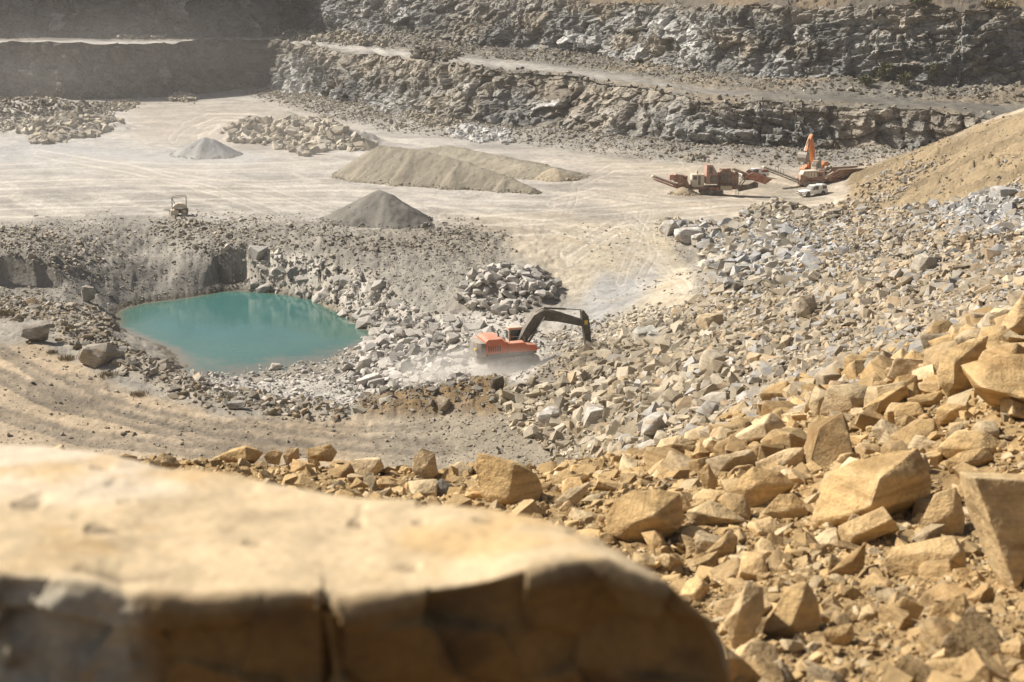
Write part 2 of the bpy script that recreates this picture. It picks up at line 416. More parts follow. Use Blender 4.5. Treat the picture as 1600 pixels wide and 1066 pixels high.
def face_colour(S, Z, t, idx, c1, c2, c3, warp, seed, soil, tan):
    grey = np.array((0.24, 0.232, 0.21)); dark = np.array((0.122, 0.123, 0.115)); pale = np.array((0.43, 0.42, 0.39)); ochre = np.array((0.30, 0.245, 0.175)); earth = np.array((0.245, 0.215, 0.17))
    n = fbm(S / 30, Z / 18, 4, seed + 20) * 0.5 + 0.5
    c = mix(np.broadcast_to(grey, S.shape + (3,)), dark, sstep(0.5, 0.72, n + 0.35 * (c1 - 0.5)))
    c = mix(c, ochre, sstep(0.55, 0.75, fbm(S / 17, Z / 9, 4, seed + 21) * 0.5 + 0.5 + 0.3 * (c1 - 0.5)) * tan)
    c = mix(c, pale, 0.85 * sstep(0.72, 0.8, c1 * 0.55 + 0.45 * (fbm(S / 26, Z / 12, 2, seed + 23) * 0.5 + 0.5) + 0.08 * c2))
    c = mix(c, earth, soil)
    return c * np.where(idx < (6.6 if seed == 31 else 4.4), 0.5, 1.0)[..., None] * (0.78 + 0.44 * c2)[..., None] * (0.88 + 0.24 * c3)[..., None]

def add_face(name, base, top, low, step, rise, lean, seed, dip, soilf):
    s, idx, S, X, Y, Z, t, c1, c2, c3, f1, warp = rock_face(name, base, top, low, step, rise, lean, seed, dip)
    I = np.broadcast_to(idx[None], S.shape)
    c = face_colour(S, Z, t, I, c1, c2, c3, warp, seed, *soilf(S, Z, t, I))
    n = X.size
    o = np_mesh(name, np.c_[X.ravel(), Y.ravel(), Z.ravel()], grid_faces(*X.shape), CLIFF, c.reshape(-1, 3))
    tag(o, kind='structure')
    return s, idx, X, Y, Z

def soil1(S, Z, t, I):
    n = fbm(S / 12, Z / 6, 4, 77) * 0.5 + 0.5
    left = (I < 6.5)
    crest = sstep(0.62, 0.95, t + 0.35 * (n - 0.5)) * 0.9
    mid = np.exp(-((I - 10.8) / 1.5) ** 2) * sstep(0.35, 0.6, n) * 0.9
    return np.clip(np.maximum(crest, mid), 0, 1), np.where(left, 0.3, 0.6)
def soil2(S, Z, t, I):
    n = fbm(S / 16, Z / 8, 4, 78) * 0.5 + 0.5
    crest = sstep(0.8, 1.0, t + 0.3 * (n - 0.5)) * 0.8
    return np.clip(np.maximum(crest, np.exp(-((I - 7.0) / 1.2) ** 2) * 0.7 * sstep(0.4, 0.6, n)), 0, 1), np.where(I < 4.5, 0.3, 0.6)
lean1 = [.22, .22, .2, .2, .2, .2, .2, .25, .38, .5, .65, .85, .8, .6, .5, .45, .4, .4, .6]
lean2 = [.2] * 5 + [.3, .5, .6, .55, .4, .35, .3, .3, .35, .3, .3, .3]
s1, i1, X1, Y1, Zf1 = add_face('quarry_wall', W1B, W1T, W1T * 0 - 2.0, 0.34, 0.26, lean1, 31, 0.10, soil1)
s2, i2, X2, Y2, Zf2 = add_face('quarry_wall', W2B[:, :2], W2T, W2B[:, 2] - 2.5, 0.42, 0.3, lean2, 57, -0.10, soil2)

# ----------------------------------------------------------------- bench between the two faces, and the hillside above
def strip(name, ax, ay, az, bx, by, bz, rows, fz, colf, mat=GROUND):
    t = np.linspace(0, 1, rows)[:, None]
    X = ax[None] * (1 - t) + bx[None] * t; Y = ay[None] * (1 - t) + by[None] * t; Z = az[None] * (1 - t) + bz[None] * t
    Z = Z + fz(X, Y, t)
    c = colf(X, Y, t)
    o = np_mesh(name, np.c_[X.ravel(), Y.ravel(), Z.ravel()], grid_faces(*X.shape), mat, c.reshape(-1, 3), smooth=True)
    return tag(o, kind='structure'), X, Y, Z
U = np.linspace(-420, 1760, 1500)
uf = np.interp(i1, np.arange(len(W1)), [q[0] for q in W1]); ub = np.interp(i2, np.arange(len(W2)), [q[0] for q in W2])
def at_u(u_of, arr): return np.interp(U, u_of, arr)
def sm9(a): return np.convolve(np.r_[[a[0]] * 6, a, [a[-1]] * 6], np.ones(13) / 13, 'valid')
ax, ay, az = at_u(uf, sm9(X1[-1])), at_u(uf, sm9(Y1[-1])), at_u(uf, sm9(Zf1[-1]))
bx, by = at_u(ub, sm9(X2[6])), at_u(ub, sm9(Y2[6])); bz = at_u(ub, np.interp(i2, np.arange(len(W2)), W2B[:, 2]))
def bench_z(X, Y, t):
    right = sstep(-20, 60, X)
    n = fbm(X / 9, Y / 9, 4, 91)
    lip = 0.6 * np.exp(-(t / 0.05) ** 2) - 0.5
    berm = right * 1.4 * np.exp(-((t - 0.22 - 0.05 * n) / 0.07) ** 2) * (0.6 + 0.6 * fbm(X / 14, Y / 14, 2, 95))
    talus = (2.6 + 2.0 * fbm(X / 20, Y / 20, 3, 92)) * sstep(0.72, 1.0, t) * (0.08 + 0.92 * sstep(-75, -30, X))
    return lip + berm + talus + 0.35 * n * (1 - 0.8 * np.exp(-((t - 0.5) / 0.15) ** 2)) + 0.25 * facets(X / 1.6, Y / 1.6, 96)[0] * sstep(0.55, 0.7, t)
def bench_c(X, Y, t):
    n = fbm(X / 14, Y / 14, 4, 93) * 0.5 + 0.5
    right = sstep(0, 70, X)
    road = mix(np.broadcast_to(np.array((0.43, 0.40, 0.35)), X.shape + (3,)), (0.155, 0.142, 0.118), right)
    rough = mix(np.broadcast_to(np.array((0.185, 0.17, 0.14)), X.shape + (3,)), (0.26, 0.21, 0.145), sstep(0.5, 0.75, n))
    m = np.exp(-((t - 0.45 - 0.1 * (n - 0.5)) / 0.24) ** 2)
    return mix(rough, road, m) * (0.85 + 0.3 * fbm(X / 1.3, Y / 3, 3, 94))[..., None]
bench, BX, BY, BZ = strip('bench_terrain', ax, ay, az, bx, by, bz, 150, bench_z, bench_c)
cx, cy, cz = at_u(ub, sm9(X2[-1])), at_u(ub, sm9(Y2[-1])), at_u(ub, sm9(Zf2[-1]))
L = np.hypot(cx, cy)
def hill_z(X, Y, t): return -0.4 + 1.6 * fbm(X / 12, Y / 12, 4, 101) * sstep(0, 0.1, t) + 0.4 * facets(X / 2, Y / 2, 102)[0]
def hill_c(X, Y, t):
    n = fbm(X / 12, Y / 12, 4, 103) * 0.5 + 0.5
    return mix(np.broadcast_to(np.array((0.115, 0.098, 0.076)), X.shape + (3,)), (0.17, 0.13, 0.085), sstep(0.45, 0.7, n))
hill, HX, HY, HZ = strip('hillside', cx, cy, cz, cx * (1 + 70 / L), cy * (1 + 70 / L), cz + 26, 120, hill_z, hill_c)

# ----------------------------------------------------------------- relief and colour of the pit
N = lambda s, o=4, k=0: fbm(TX / s, TY / s, o, k)
uu, vv, _ = project(TX, TY, ZT)
wob = 9 * N(6, 3, 200)
# talus against the lower face
dw = line_d(TX, TY, [tuple(p) for p in W1B])
tal = (2.0 + 1.6 * N(18, 3, 201)) * (0.25 + 0.75 * sstep(-75, -40, TX)) * sstep(12, 0, dw) * sstep(60, 90, TY) * sstep(200, 240, TY)
side = np.where(vv < 0, 0, 1)
ZT = ZT + tal
def pm(poly, soft=14, ylo=0, yhi=1e9, w=1.0):
    sd = poly_sd(uu, vv, poly) + wob * w
    return sstep(soft / 2, -soft / 2, sd) * ((TY > ylo) & (TY < yhi))
M = {}
M['far'] = sstep(-4, -0.3, ZT) * sstep(185, 205, TY)
M['slope'] = pm([(-600, 356), (100, 352), (300, 346), (520, 343), (560, 368), (660, 372), (700, 345), (780, 372), (800, 430), (720, 470), (650, 520), (580, 520), (560, 470), (430, 455), (170, 480), (-600, 470)], 34, 150, w=1.6)
M['crag'] = pm([(380, 400), (440, 395), (520, 410), (590, 440), (660, 500), (640, 540), (570, 515), (500, 480), (430, 455), (380, 450)], 24, 150, 200)
M['pale'] = pm([(300, 590), (430, 575), (560, 525), (640, 500), (760, 480), (860, 520), (830, 590), (780, 600), (700, 606), (600, 618), (520, 640), (420, 640), (330, 620)], 16, 110, 175)
M['ramp'] = pm([(860, 350), (1030, 345), (1080, 430), (1090, 480), (990, 520), (900, 540), (850, 520), (900, 470), (930, 430), (880, 395)], 18, 120, 205)
M['spill'] = pm([(935, 422), (1022, 418), (1030, 432), (990, 480), (940, 520), (900, 545), (850, 540), (860, 500), (905, 470)], 34, 120, 185, 1.2)
M['road'] = pm([(-800, 500), (60, 540), (200, 610), (350, 650), (560, 655), (780, 640), (880, 700), (900, 780), (-800, 800)], 20, 60, 160)
M['berm'] = pm([(560, 625), (640, 612), (720, 602), (790, 596), (800, 640), (740, 650), (640, 655), (560, 650)], 18, 100, 140)
M['bank'] = pm([(-300, 455), (150, 478), (190, 530), (270, 585), (320, 600), (420, 625), (540, 640), (540, 655), (380, 648), (250, 612), (150, 570), (60, 500), (-300, 480)], 16, 110, 180)
M['sand'] = pm([(1325, 268), (1420, 240), (1600, 176), (2000, 60), (2000, 200), (1600, 296), (1500, 320), (1400, 345), (1330, 330)], 14, 140, 250)
M['rub'] = pm([(1030, 350), (1110, 352), (1330, 325), (1480, 322), (1600, 288), (2100, 200), (2100, 520), (1600, 530), (1380, 600), (1200, 680), (1010, 720), (880, 720), (780, 640), (830, 590), (880, 560), (950, 540), (1040, 500), (1110, 460), (1110, 400)], 14, 30, 215)
M['near'] = sstep(40, 33, TY + 2 * N(5, 3, 203))
# relief: lumps everywhere, less on driven ground
def only(m, fn):
    """fn(x, y) worked out only where the mask m is not nought"""
    k = m > 0.004; out = np.zeros(TX.shape); out[k] = fn(TX[k], TY[k]) * m[k]; return out
drv = np.clip(sstep(190, 206, TY) + M['ramp'] + 0.8 * M['road'] * (1 - M['berm']) + 0.5 * M['spill'], 0, 1)
ZT += (1 - 0.75 * drv) * 0.35 * N(7, 4, 204)
ZT += only((1 - 0.75 * drv) * sstep(60, 100, TY), lambda x, y: 0.14 * facets(x / 1.1, y / 1.1, 205)[0])
ZT += M['slope'] * 0.5 * N(9, 4, 206) + only(M['slope'], lambda x, y: 0.2 * facets(x / 1.5, y / 1.5, 207)[0])
c_ = np.zeros(TX.shape); kk = M['crag'] > 0.004
f_, ci_, _e = facets(TX[kk] / 3.6 + 0.4 * fbm(TX[kk] / 5, TY[kk] / 5, 2, 208), TY[kk] / 3.2, 209, 1.5); c_[kk] = ci_
ZT[kk] += M['crag'][kk] * (0.5 * f_ + 0.32 * facets(TX[kk] / 1.5, TY[kk] / 1.3, 210, 1.2)[0])
ZT += only(M['berm'], lambda x, y: 0.8 + 0.7 * fbm(x / 3, y / 3, 4, 211) + 0.15 * facets(x / 0.8, y / 0.8, 211)[0])
ZT += only(M['bank'], lambda x, y: 0.3 + 0.22 * facets(x / 1.8, y / 1.8, 212)[0])
ZT += M['rub'] * 0.9 * N(8, 4, 213) * sstep(40, 70, TY) + only(M['rub'] * sstep(40, 70, TY), lambda x, y: 0.15 * facets(x / 2.2, y / 2.2, 214)[0])
ZT += only(M['sand'], lambda x, y: 1.3 * fbm((x + 0.6 * y) / 3.5, (x - y) / 16, 5, 215) + 0.5 * facets(x / 2.2, y / 2.2, 216)[0] * sstep(0.42, 0.6, fbm(x / 20, y / 20, 2, 217) * 0.5 + 0.5))
ZT += only(M['near'], lambda x, y: 0.20 * fbm(x / 1.6, y / 1.6, 4, 218) + 0.08 * fbm(x / 0.35, y / 0.35, 3, 219))
ZT += sstep(200, 215, TY) * (1 - M['sand']) * (0.06 * fbm(TX / 20, TY / 1.4, 3, 220)) * (tal < 0.1)
# heaps of blasted rock lie on low mounds
def mound(ln, h, w):
    global ZT
    q = np.array([PZ(u, v, z)[:2] for u, v, z in ln])
    d = line_d(TX, TY, [tuple(p) for p in q]); k = d < w * 1.3
    ZT[k] += h * sstep(w, 0, d[k] + 0.25 * w * fbm(TX[k] / 3, TY[k] / 3, 3, 225))
mound([(380, 212, 0), (450, 215, 0), (530, 222, 0)], 3.2, 11)
mound([(70, 205, 0), (140, 200, 0)], 2.2, 13); mound([(0, 180, 0), (60, 178, 0)], 4.0, 22)
mound([(760, 462, -3), (820, 460, -3)], 2.4, 6)
mound([(1190, 340, 0), (1230, 345, 0)], 1.1, 5); mound([(1150, 400, 0), (1230, 392, 2)], 1.4, 7)
mound([(60, 372, 0)], 1.2, 9)
# two cuts in the slopes, standing as bare faces towards the camera
def cut(u0, u1, v_top, z_top, v_bot, z_bot, z_floor):
    global ZT
    yb, yt = PZ(0, v_bot, z_bot)[1], PZ(0, v_top, z_top)[1]
    inx = sstep(0.0, 1.0, np.minimum(uu - u0, u1 - uu) / 30.0 + 0.35 * N(5, 3, 221))
    k = (TY > yb - 3) & (TY < yt + 4) & (inx > 0)
    y_back = yt + 0.9 * fbm(TX[k] / 5, TY[k] * 0, 2, 222) - 4.5 * (1 - inx[k])
    m = inx[k] * sstep(y_back + 0.5, y_back - 0.3, TY[k]) * sstep(yb - 2, yb + 0.5, TY[k])
    ZT[k] = ZT[k] * (1 - m) + m * np.minimum(ZT[k], z_floor + 0.4 * fbm(TX[k] / 3, TY[k] / 3, 3, 224))
cut(-700, 125, 398, 0.2, 458, -3.6, -3.9)
cut(314, 404, 386, -1.7, 438, -5.3, -6.4)

def tone(c, m, col): return mix(c, col, np.clip(m, 0, 1))
shp = TX.shape
c = np.broadcast_to(np.array((0.30, 0.27, 0.22)), shp + (3,)).copy()
st = 0.5 * fbm((TX + 0.25 * TY) / 38 + 0.6 * N(30, 2, 252), TY / 5 + 0.8 * N(22, 2, 253), 5, 230) + 0.25 * N(11, 4, 254) + 0.5                      # sweeps of the wheels along the floor
st2 = fbm((TX * 0.8 + TY * 0.6) / 3, (TY * 0.8 - TX * 0.6) / 24, 4, 231) * 0.5 + 0.5
floor_c = mix(np.broadcast_to(np.array((0.435, 0.40, 0.35)), shp + (3,)), (0.32, 0.297, 0.26), sstep(0.45, 0.72, st))
floor_c = mix(floor_c, (0.47, 0.43, 0.365), sstep(0.5, 0.7, st2))
right_t = sstep(-10, 40, TX)
floor_c = mix(floor_c, floor_c * np.array((1.02, 0.94, 0.82)), right_t)
fl = sstep(180, 212, TY + 12 * N(9, 4, 232)) * (1 - sstep(0.3, 1.6, tal))
c = mix(c, floor_c, fl)
dull = pm([(-300, 165), (130, 168), (420, 150), (560, 200), (700, 215), (1000, 250), (1200, 262), (1340, 270), (1330, 240), (1000, 215), (600, 160), (300, 140), (-300, 140)], 30, 220)
c = tone(c, 0.92 * dull, (0.265, 0.247, 0.215))
blue = pm([(-300, 225), (120, 218), (230, 232), (330, 238), (420, 240), (400, 252), (150, 262), (-300, 258)], 30, 220)
c = tone(c, 0.85 * blue, (0.36, 0.355, 0.34))
tanp = pm([(200, 160), (420, 160), (560, 200), (520, 240), (380, 230), (300, 225), (220, 215)], 40, 220)
c = tone(c, 0.8 * tanp, (0.37, 0.32, 0.26))
g = sstep(0.4, 0.65, N(5, 4, 233) * 0.5 + 0.5)
apron = pm([(690, 340), (890, 340), (960, 430), (920, 490), (860, 440), (800, 395), (740, 372)], 40, 150, w=1.5)
c = tone(c, apron * 0.9, (0.44, 0.375, 0.28)); c = tone(c, apron * 0.5 * sstep(0.45, 0.65, N(4, 4, 243) * 0.5 + 0.5), (0.34, 0.285, 0.215))
c = tone(c, M['slope'], (0.29, 0.265, 0.222)); c = tone(c, M['slope'] * g * 0.5, (0.23, 0.21, 0.175))
c = tone(c, pm([(530, 370), (640, 340), (780, 370), (790, 430), (700, 400), (560, 385)], 30, 150) * 0.6, (0.25, 0.22, 0.175))
c = tone(c, M['crag'], (0.41, 0.37, 0.30)); c = tone(c, M['crag'] * sstep(0.55, 0.8, c_), (0.48, 0.44, 0.37))
c = tone(c, M['pale'], (0.45, 0.415, 0.355)); c = tone(c, M['pale'] * g * 0.4, (0.36, 0.33, 0.28))
c = tone(c, M['ramp'] * (1 - M['rub']), (0.445, 0.385, 0.285)); c = tone(c, M['ramp'] * sstep(0.5, 0.7, st2) * 0.6, (0.46, 0.37, 0.25))
c = tone(c, M['spill'] * (0.75 + 0.25 * g), (0.345, 0.332, 0.305))
roadc = mix(np.broadcast_to(np.array((0.43, 0.335, 0.222)), shp + (3,)), (0.36, 0.285, 0.195), sstep(0.4, 0.7, N(9, 4, 234) * 0.5 + 0.5))
c = mix(c, roadc, M['road']); c = tone(c, M['road'] * sstep(520, 640, uu), (0.27, 0.23, 0.17))
for ln, w, k in (([(-200, 470), (0, 545), (60, 582), (120, 612), (200, 640), (330, 668), (520, 690), (700, 700)], 13, .85), ([(-200, 520), (0, 585), (90, 630), (200, 655), (340, 690), (500, 705)], 15, .85),
                 ([(-100, 610), (0, 645), (120, 680), (260, 700), (420, 715)], 14, .8), ([(110, 590), (180, 603), (270, 612), (350, 640), (440, 668)], 9, .6), ([(290, 668), (420, 660), (560, 672), (700, 664)], 7, .6), ([(60, 610), (150, 640)], 18, .5)):
    d = line_d(uu, vv, ln) + 1.5 * N(1.2, 3, 235) + 3.0 * N(9, 2, 236)
    m = (sstep(w, w * 0.75, d) - 0.4 * sstep(w * 0.34, w * 0.16, d)) * M['road'] * np.clip(0.9 + 0.4 * N(3, 3, 236), 0, 1)
    c = tone(c, k * m, (0.185, 0.155, 0.115))
    ZT += -0.10 * m + 0.06 * m * np.sin(vv * 1.1 + uu * 0.35)
c = tone(c, M['berm'], (0.165, 0.108, 0.052)); c = tone(c, M['berm'] * g * 0.6, (0.24, 0.165, 0.085))
c = tone(c, M['bank'], (0.33, 0.285, 0.22)); c = tone(c, M['bank'] * g * 0.5, (0.24, 0.21, 0.165))
c = tone(c, M['sand'], (0.29, 0.22, 0.13)); c = tone(c, M['sand'] * sstep(0.5, 0.7, fbm((TX + TY) / 5, (TX - TY) / 22, 4, 237) * 0.5 + 0.5), (0.225, 0.17, 0.10))
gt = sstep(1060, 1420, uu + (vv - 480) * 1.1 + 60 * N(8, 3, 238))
rubc = mix(np.broadcast_to(np.array((0.20, 0.172, 0.135)), shp + (3,)), (0.235, 0.18, 0.115), gt)  # ground under the rubble painted darker, deepening the shade in the gaps
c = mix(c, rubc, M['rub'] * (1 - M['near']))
hid = (TY > 33) & (TY < 100) & (uu < 1000)
c = tone(c, hid * 1.0, (0.36, 0.30, 0.22))
c = tone(c, M['near'], (0.335, 0.225, 0.105)); c = tone(c, only(M['near'], lambda x, y: sstep(0.5, 0.7, fbm(x / 0.8, y / 0.8, 4, 239) * 0.5 + 0.5)), (0.26, 0.172, 0.08))
c *= (0.9 + 0.2 * N(1.2, 3, 240) + 0.10 * N(0.5, 2, 241))[..., None]
wet = sstep(-6.2, -6.75, ZT + 0.15 * N(3, 3, 244)) * (TY > 140) * (TY < 190)
c = mix(c, c * np.array((0.55, 0.53, 0.48)), wet)
# tyre sweeps pressed into the floor and the ramp: pairs of light and dark ruts
SW = [([(540, 352), (700, 347), (860, 337), (1000, 325), (1150, 315), (1300, 314)], 3, 1), ([(620, 360), (740, 358), (880, 356), (1010, 388), (1070, 450)], 3.5, 1), ([(690, 338), (860, 350), (960, 388), (1040, 425)], 3, 1), ([(890, 408), (940, 372), (985, 352), (1030, 352)], 3, 1), ([(880, 395), (960, 350), (1040, 338), (1160, 326)], 3, 1),
      ([(270, 218), (292, 195), (325, 183), (400, 184), (470, 200)], 2.4, 1), ([(305, 218), (315, 197), (345, 187), (420, 192)], 2.4, 1), ([(-50, 292), (200, 284), (420, 288), (530, 283)], 2.6, 1), ([(-50, 315), (250, 306), (540, 304), (700, 318), (860, 322)], 3, 1), ([(0, 262), (160, 256), (320, 262), (500, 256)], 2, 1), ([(0, 333), (250, 327), (520, 322), (660, 330)], 3, 1), ([(120, 250), (240, 270), (420, 300), (520, 330)], 2.6, 1), ([(60, 240), (200, 262), (340, 300), (430, 335)], 2.6, 1), ([(890, 330), (900, 290), (960, 262), (1060, 258)], 2.4, 1), ([(860, 318), (930, 300), (1010, 312), (1100, 322)], 2.6, 1), ([(970, 440), (985, 395), (1000, 360), (1010, 335)], 3, 1), ([(1000, 440), (1020, 400), (1015, 365), (985, 340)], 3, 1)]
for q_, (ln, w, k) in enumerate(SW):
    d = line_d(uu + 4 * N(14, 2, 250), vv + 2 * N(14, 2, 251), ln); brk = (0.45 + 0.55 * vnoise(TX / 7, TY / 4, 242 + q_)) * (TY > 125) * (1 - M['rub']) * (1 - 0.8 * M['slope'])
    for lo_, hi_, cc_, kk_ in ((0.5, 1.5, (0.33, 0.285, 0.225), 0.55), (1.6, 2.6, (0.60, 0.55, 0.46), 0.5), (2.9, 3.8, (0.34, 0.295, 0.235), 0.4)):
        mid_, hw_ = (lo_ + hi_) / 2 * w, (hi_ - lo_) / 2 * w
        m = sstep(hw_ * 1.2, hw_ * 0.3, np.abs(d - mid_)) * brk
        c = tone(c, kk_ * m, cc_); ZT -= 0.05 * m
uu, vv, DD = project(TX, TY, ZT)
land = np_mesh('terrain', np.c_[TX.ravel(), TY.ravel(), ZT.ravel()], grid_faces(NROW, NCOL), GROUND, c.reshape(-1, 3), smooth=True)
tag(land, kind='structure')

# the ground goes on to both sides of the view
for side_ in (0, NCOL - 1):
    aa = np.linspace(fa[side_], np.sign(fa[side_]) * 3.2, 150) ; sl = slice(0, NROW, 4); yy = TY[sl, 0]
    sx, sy = aa[None] * yy[:, None], np.broadcast_to(yy[:, None], (len(yy), len(aa))); off = np.abs(aa - aa[0])[None]
    sz_ = ZT[sl, side_][:, None] + (0.6 * fbm(sx / 5, sy / 5, 4, 290) + (0.18 if side_ else 0.02) * np.minimum(off * yy[:, None], 40)) * sstep(0, 0.15, off)
    sc_ = np.broadcast_to(c[sl, side_][:, None], sx.shape + (3,)) * (0.9 + 0.25 * fbm(sx / 3, sy / 3, 3, 291))[..., None]
    tag(np_mesh('terrain', np.c_[sx.ravel(), sy.ravel(), sz_.ravel()], grid_faces(*sx.shape) if side_ else grid_faces(*sx.shape)[:, ::-1], GROUND, sc_.reshape(-1, 3), smooth=True), kind='structure')

# the trodden rim behind the camera
rx, ry = np.meshgrid(np.linspace(-45, 45, 180), np.linspace(-60, 3.3, 150)); rz_ = 30.0 - 0.02 * ry + 0.25 * fbm(rx / 4, ry / 4, 4, 270) - 1.2 * sstep(1.0, 3.3, ry) - 0.9 * sstep(0.3, 3.0, ry)
rim = np_mesh('terrain', np.c_[rx.ravel(), ry.ravel(), rz_.ravel()], grid_faces(*rx.shape), GROUND, np.broadcast_to(np.array((0.17, 0.115, 0.06)), (rx.size, 3)), smooth=True); tag(rim, kind='structure')

def ground_z(x, y):
    """height of the pit ground at x, y"""
    a = (np.asarray(x) / np.asarray(y) - AL) / (AH - AL) * (NCOL - 1); r = (np.log(np.asarray(y)) - YL) / (YH - YL) * (NROW - 1)
    i = np.clip(np.floor(r).astype(int), 0, NROW - 2); j = np.clip(np.floor(a).astype(int), 0, NCOL - 2); fr, fc = r - i, a - j
    return (ZT[i, j] * (1 - fr) * (1 - fc) + ZT[i + 1, j] * fr * (1 - fc) + ZT[i, j + 1] * (1 - fr) * fc + ZT[i + 1, j + 1] * fr * fc)

def on_ground(u, v, near=None):
    """the ground point seen at pixel u, v (first hit going out)"""
    d0, d1 = near or (8.0, 480.0)
    D = np.exp(np.linspace(math.log(d0), math.log(d1), 6000))
    x, y, z = P(u, v, D)
    k = np.nonzero(z - ground_z(x, y) < 0)[0]
    k = k[0] if len(k) else len(D) - 1
    return float(x[k]), float(y[k]), float(ground_z(x[k], y[k])), float(D[k])

# ----------------------------------------------------------------- the pond
m, nt, b = new_mat('pond_water')
geo = nt.nodes.new('ShaderNodeNewGeometry'); at_ = nt.nodes.new('ShaderNodeAttribute'); at_.attribute_name = 'Col'
n1 = noise(nt, geo.outputs['Position'], 0.09, 4)
nt.links.new(mixc(nt, at_.outputs['Color'], ramp(nt, n1, [(0.3, (0.80, 0.86, 0.88)), (0.7, (1.18, 1.10, 1.12))])), b.inputs['Base Color'])
b.inputs['Roughness'].default_value = 0.10; b.inputs['IOR'].default_value = 1.33
nt.links.new(bump(nt, noise(nt, geo.outputs['Position'], 1.6, 4), 0.12, 0.08), b.inputs['Normal'])
q = np.array([PZ(60, 440, -7)[:2], PZ(700, 440, -7)[:2], PZ(700, 610, -7)[:2], PZ(60, 610, -7)[:2]])
wx, wy = np.meshgrid(np.linspace(q[:, 0].min(), q[:, 0].max(), 260), np.linspace(q[:, 1].min(), q[:, 1].max(), 200))
dep = -7 - ground_z(wx, wy) + 0.25 * fbm(wx / 2, wy / 2, 3, 280)
wc = mix(np.broadcast_to(np.array((0.16, 0.145, 0.105)), wx.shape + (3,)), (0.055, 0.13, 0.10), sstep(0.0, 0.7, dep)); wc = mix(wc, (0.045, 0.135, 0.12), sstep(0.7, 2.5, dep))
o = np_mesh('pond_water', np.c_[wx.ravel(), wy.ravel(), np.full(wx.size, -7.0)], grid_faces(*wx.shape), m, wc.reshape(-1, 3), smooth=True); tag(o, kind='structure')
# ================================================================= rocks
def rock_points(rng, flat=0.7, n_extra=3, cut=0.35):
    """corners of a broken block: a knocked-about box with some corners struck off"""
    pts = []
    for sx in (-1, 1):
        for sy in (-1, 1):
            for sz in (-1, 1):
                p = np.array([sx, sy, sz]) * (1 - rng.random(3) * np.array([0.55, 0.55, 0.62]))
                if rng.random() < cut:
                    for ax in range(3):
                        q = p.copy(); q[ax] *= rng.uniform(0.1, 0.55); pts.append(q)
                else: pts.append(p)
    for _ in range(n_extra):
        d = rng.normal(size=3); d /= np.linalg.norm(d); pts.append(d * rng.uniform(0.95, 1.25))
    return np.array(pts) * np.array([1, rng.uniform(0.6, 0.95), flat * rng.uniform(0.7, 1.1)]) * 0.5

def hull_bm(pts):
    bm = bmesh.new()
    for p in pts: bm.verts.new(p)
    r = bmesh.ops.convex_hull(bm, input=bm.verts)
    bmesh.ops.delete(bm, geom=[v for v in bm.verts if not v.link_faces], context='VERTS')
    bmesh.ops.dissolve_limit(bm, angle_limit=R(9), verts=bm.verts, edges=bm.edges)
    return bm

def refine(bm, size, edge=0.09, bev=0.03, seed=0, rough=1.0, levels=3):
    """worn edges, broken faces: bevel, cut fine, push along the normals"""
    bmesh.ops.bevel(bm, geom=list(bm.edges), offset=bev * size, segments=2, affect='EDGES', profile=0.6, clamp_overlap=True)
    bmesh.ops.triangulate(bm, faces=bm.faces)
    for _ in range(levels):
        es = [e for e in bm.edges if e.calc_length() > edge * size]
        if not es: break
        bmesh.ops.subdivide_edges(bm, edges=es, cuts=1, use_grid_fill=False)
        bmesh.ops.triangulate(bm, faces=[f for f in bm.faces if len(f.verts) > 3])
    bmesh.ops.remove_doubles(bm, verts=bm.verts, dist=size * 1e-4)
    bm.normal_update()
    co = np.array([v.co for v in bm.verts]); no = np.array([v.normal for v in bm.verts])
    q = co / size
    # conchoidal steps: terraces of a smooth field, plus roughness
    f = fbm3(q, 2.2, 3, seed + 1); st = np.floor(f * 7 + 0.6 * fbm3(q, 7, 2, seed + 4)) / 7
    d = rough * size * (0.05 * fbm3(q, 1.6, 3, seed) + 0.040 * st + 0.014 * fbm3(q, 9, 3, seed + 2))
    co = co + no * d[:, None]
    for v, p in zip(bm.verts, co): v.co = p
    return bm

def finish(name, bm, mat, sharp=32):
    me = bpy.data.meshes.new(name); bm.normal_update(); bm.to_mesh(me); bm.free(); me.materials.append(mat)
    me.polygons.foreach_set('use_smooth', [True] * len(me.polygons)); me.set_sharp_from_angle(angle=R(sharp))
    return me

# ----------------------------------------------------------------- where the ground can be seen
env = np.minimum.accumulate(vv, 0); seen = np.ones(vv.shape, bool); seen[1:] = vv[1:] < env[:-1] + 6
cell = np.gradient(TX, axis=1) * np.gradient(TY, axis=0)
frame = ((uu > -60) & (uu < 1660) & (vv < 1110) & (vv > 0)) | ((TY < 52) & (TY > 6.5) & (uu > 1000) & (uu < 2100)) | ((TY < 130) & (uu > 1000) & (uu < 1850))

LIB = []
_r = np.random.default_rng(5)
for k in range(44):
    bm = hull_bm(rock_points(_r, flat=_r.uniform(0.5, 0.9), n_extra=int(_r.integers(0, 4)), cut=0.4)); bmesh.ops.triangulate(bm, faces=bm.faces)
    bm.verts.index_update(); bm.verts.ensure_lookup_table()
    LIB.append((np.array([v.co for v in bm.verts]), np.array([[v.index for v in f.verts] for f in bm.faces]))); bm.free()
FLATLIB = []
for k in range(26):
    bm = hull_bm(rock_points(_r, flat=_r.uniform(0.28, 0.5), n_extra=1, cut=0.4)); bmesh.ops.triangulate(bm, faces=bm.faces)
    bm.verts.index_update(); bm.verts.ensure_lookup_table()
    FLATLIB.append((np.array([v.co for v in bm.verts]), np.array([[v.index for v in f.verts] for f in bm.faces]))); bm.free()
LIB = LIB + FLATLIB

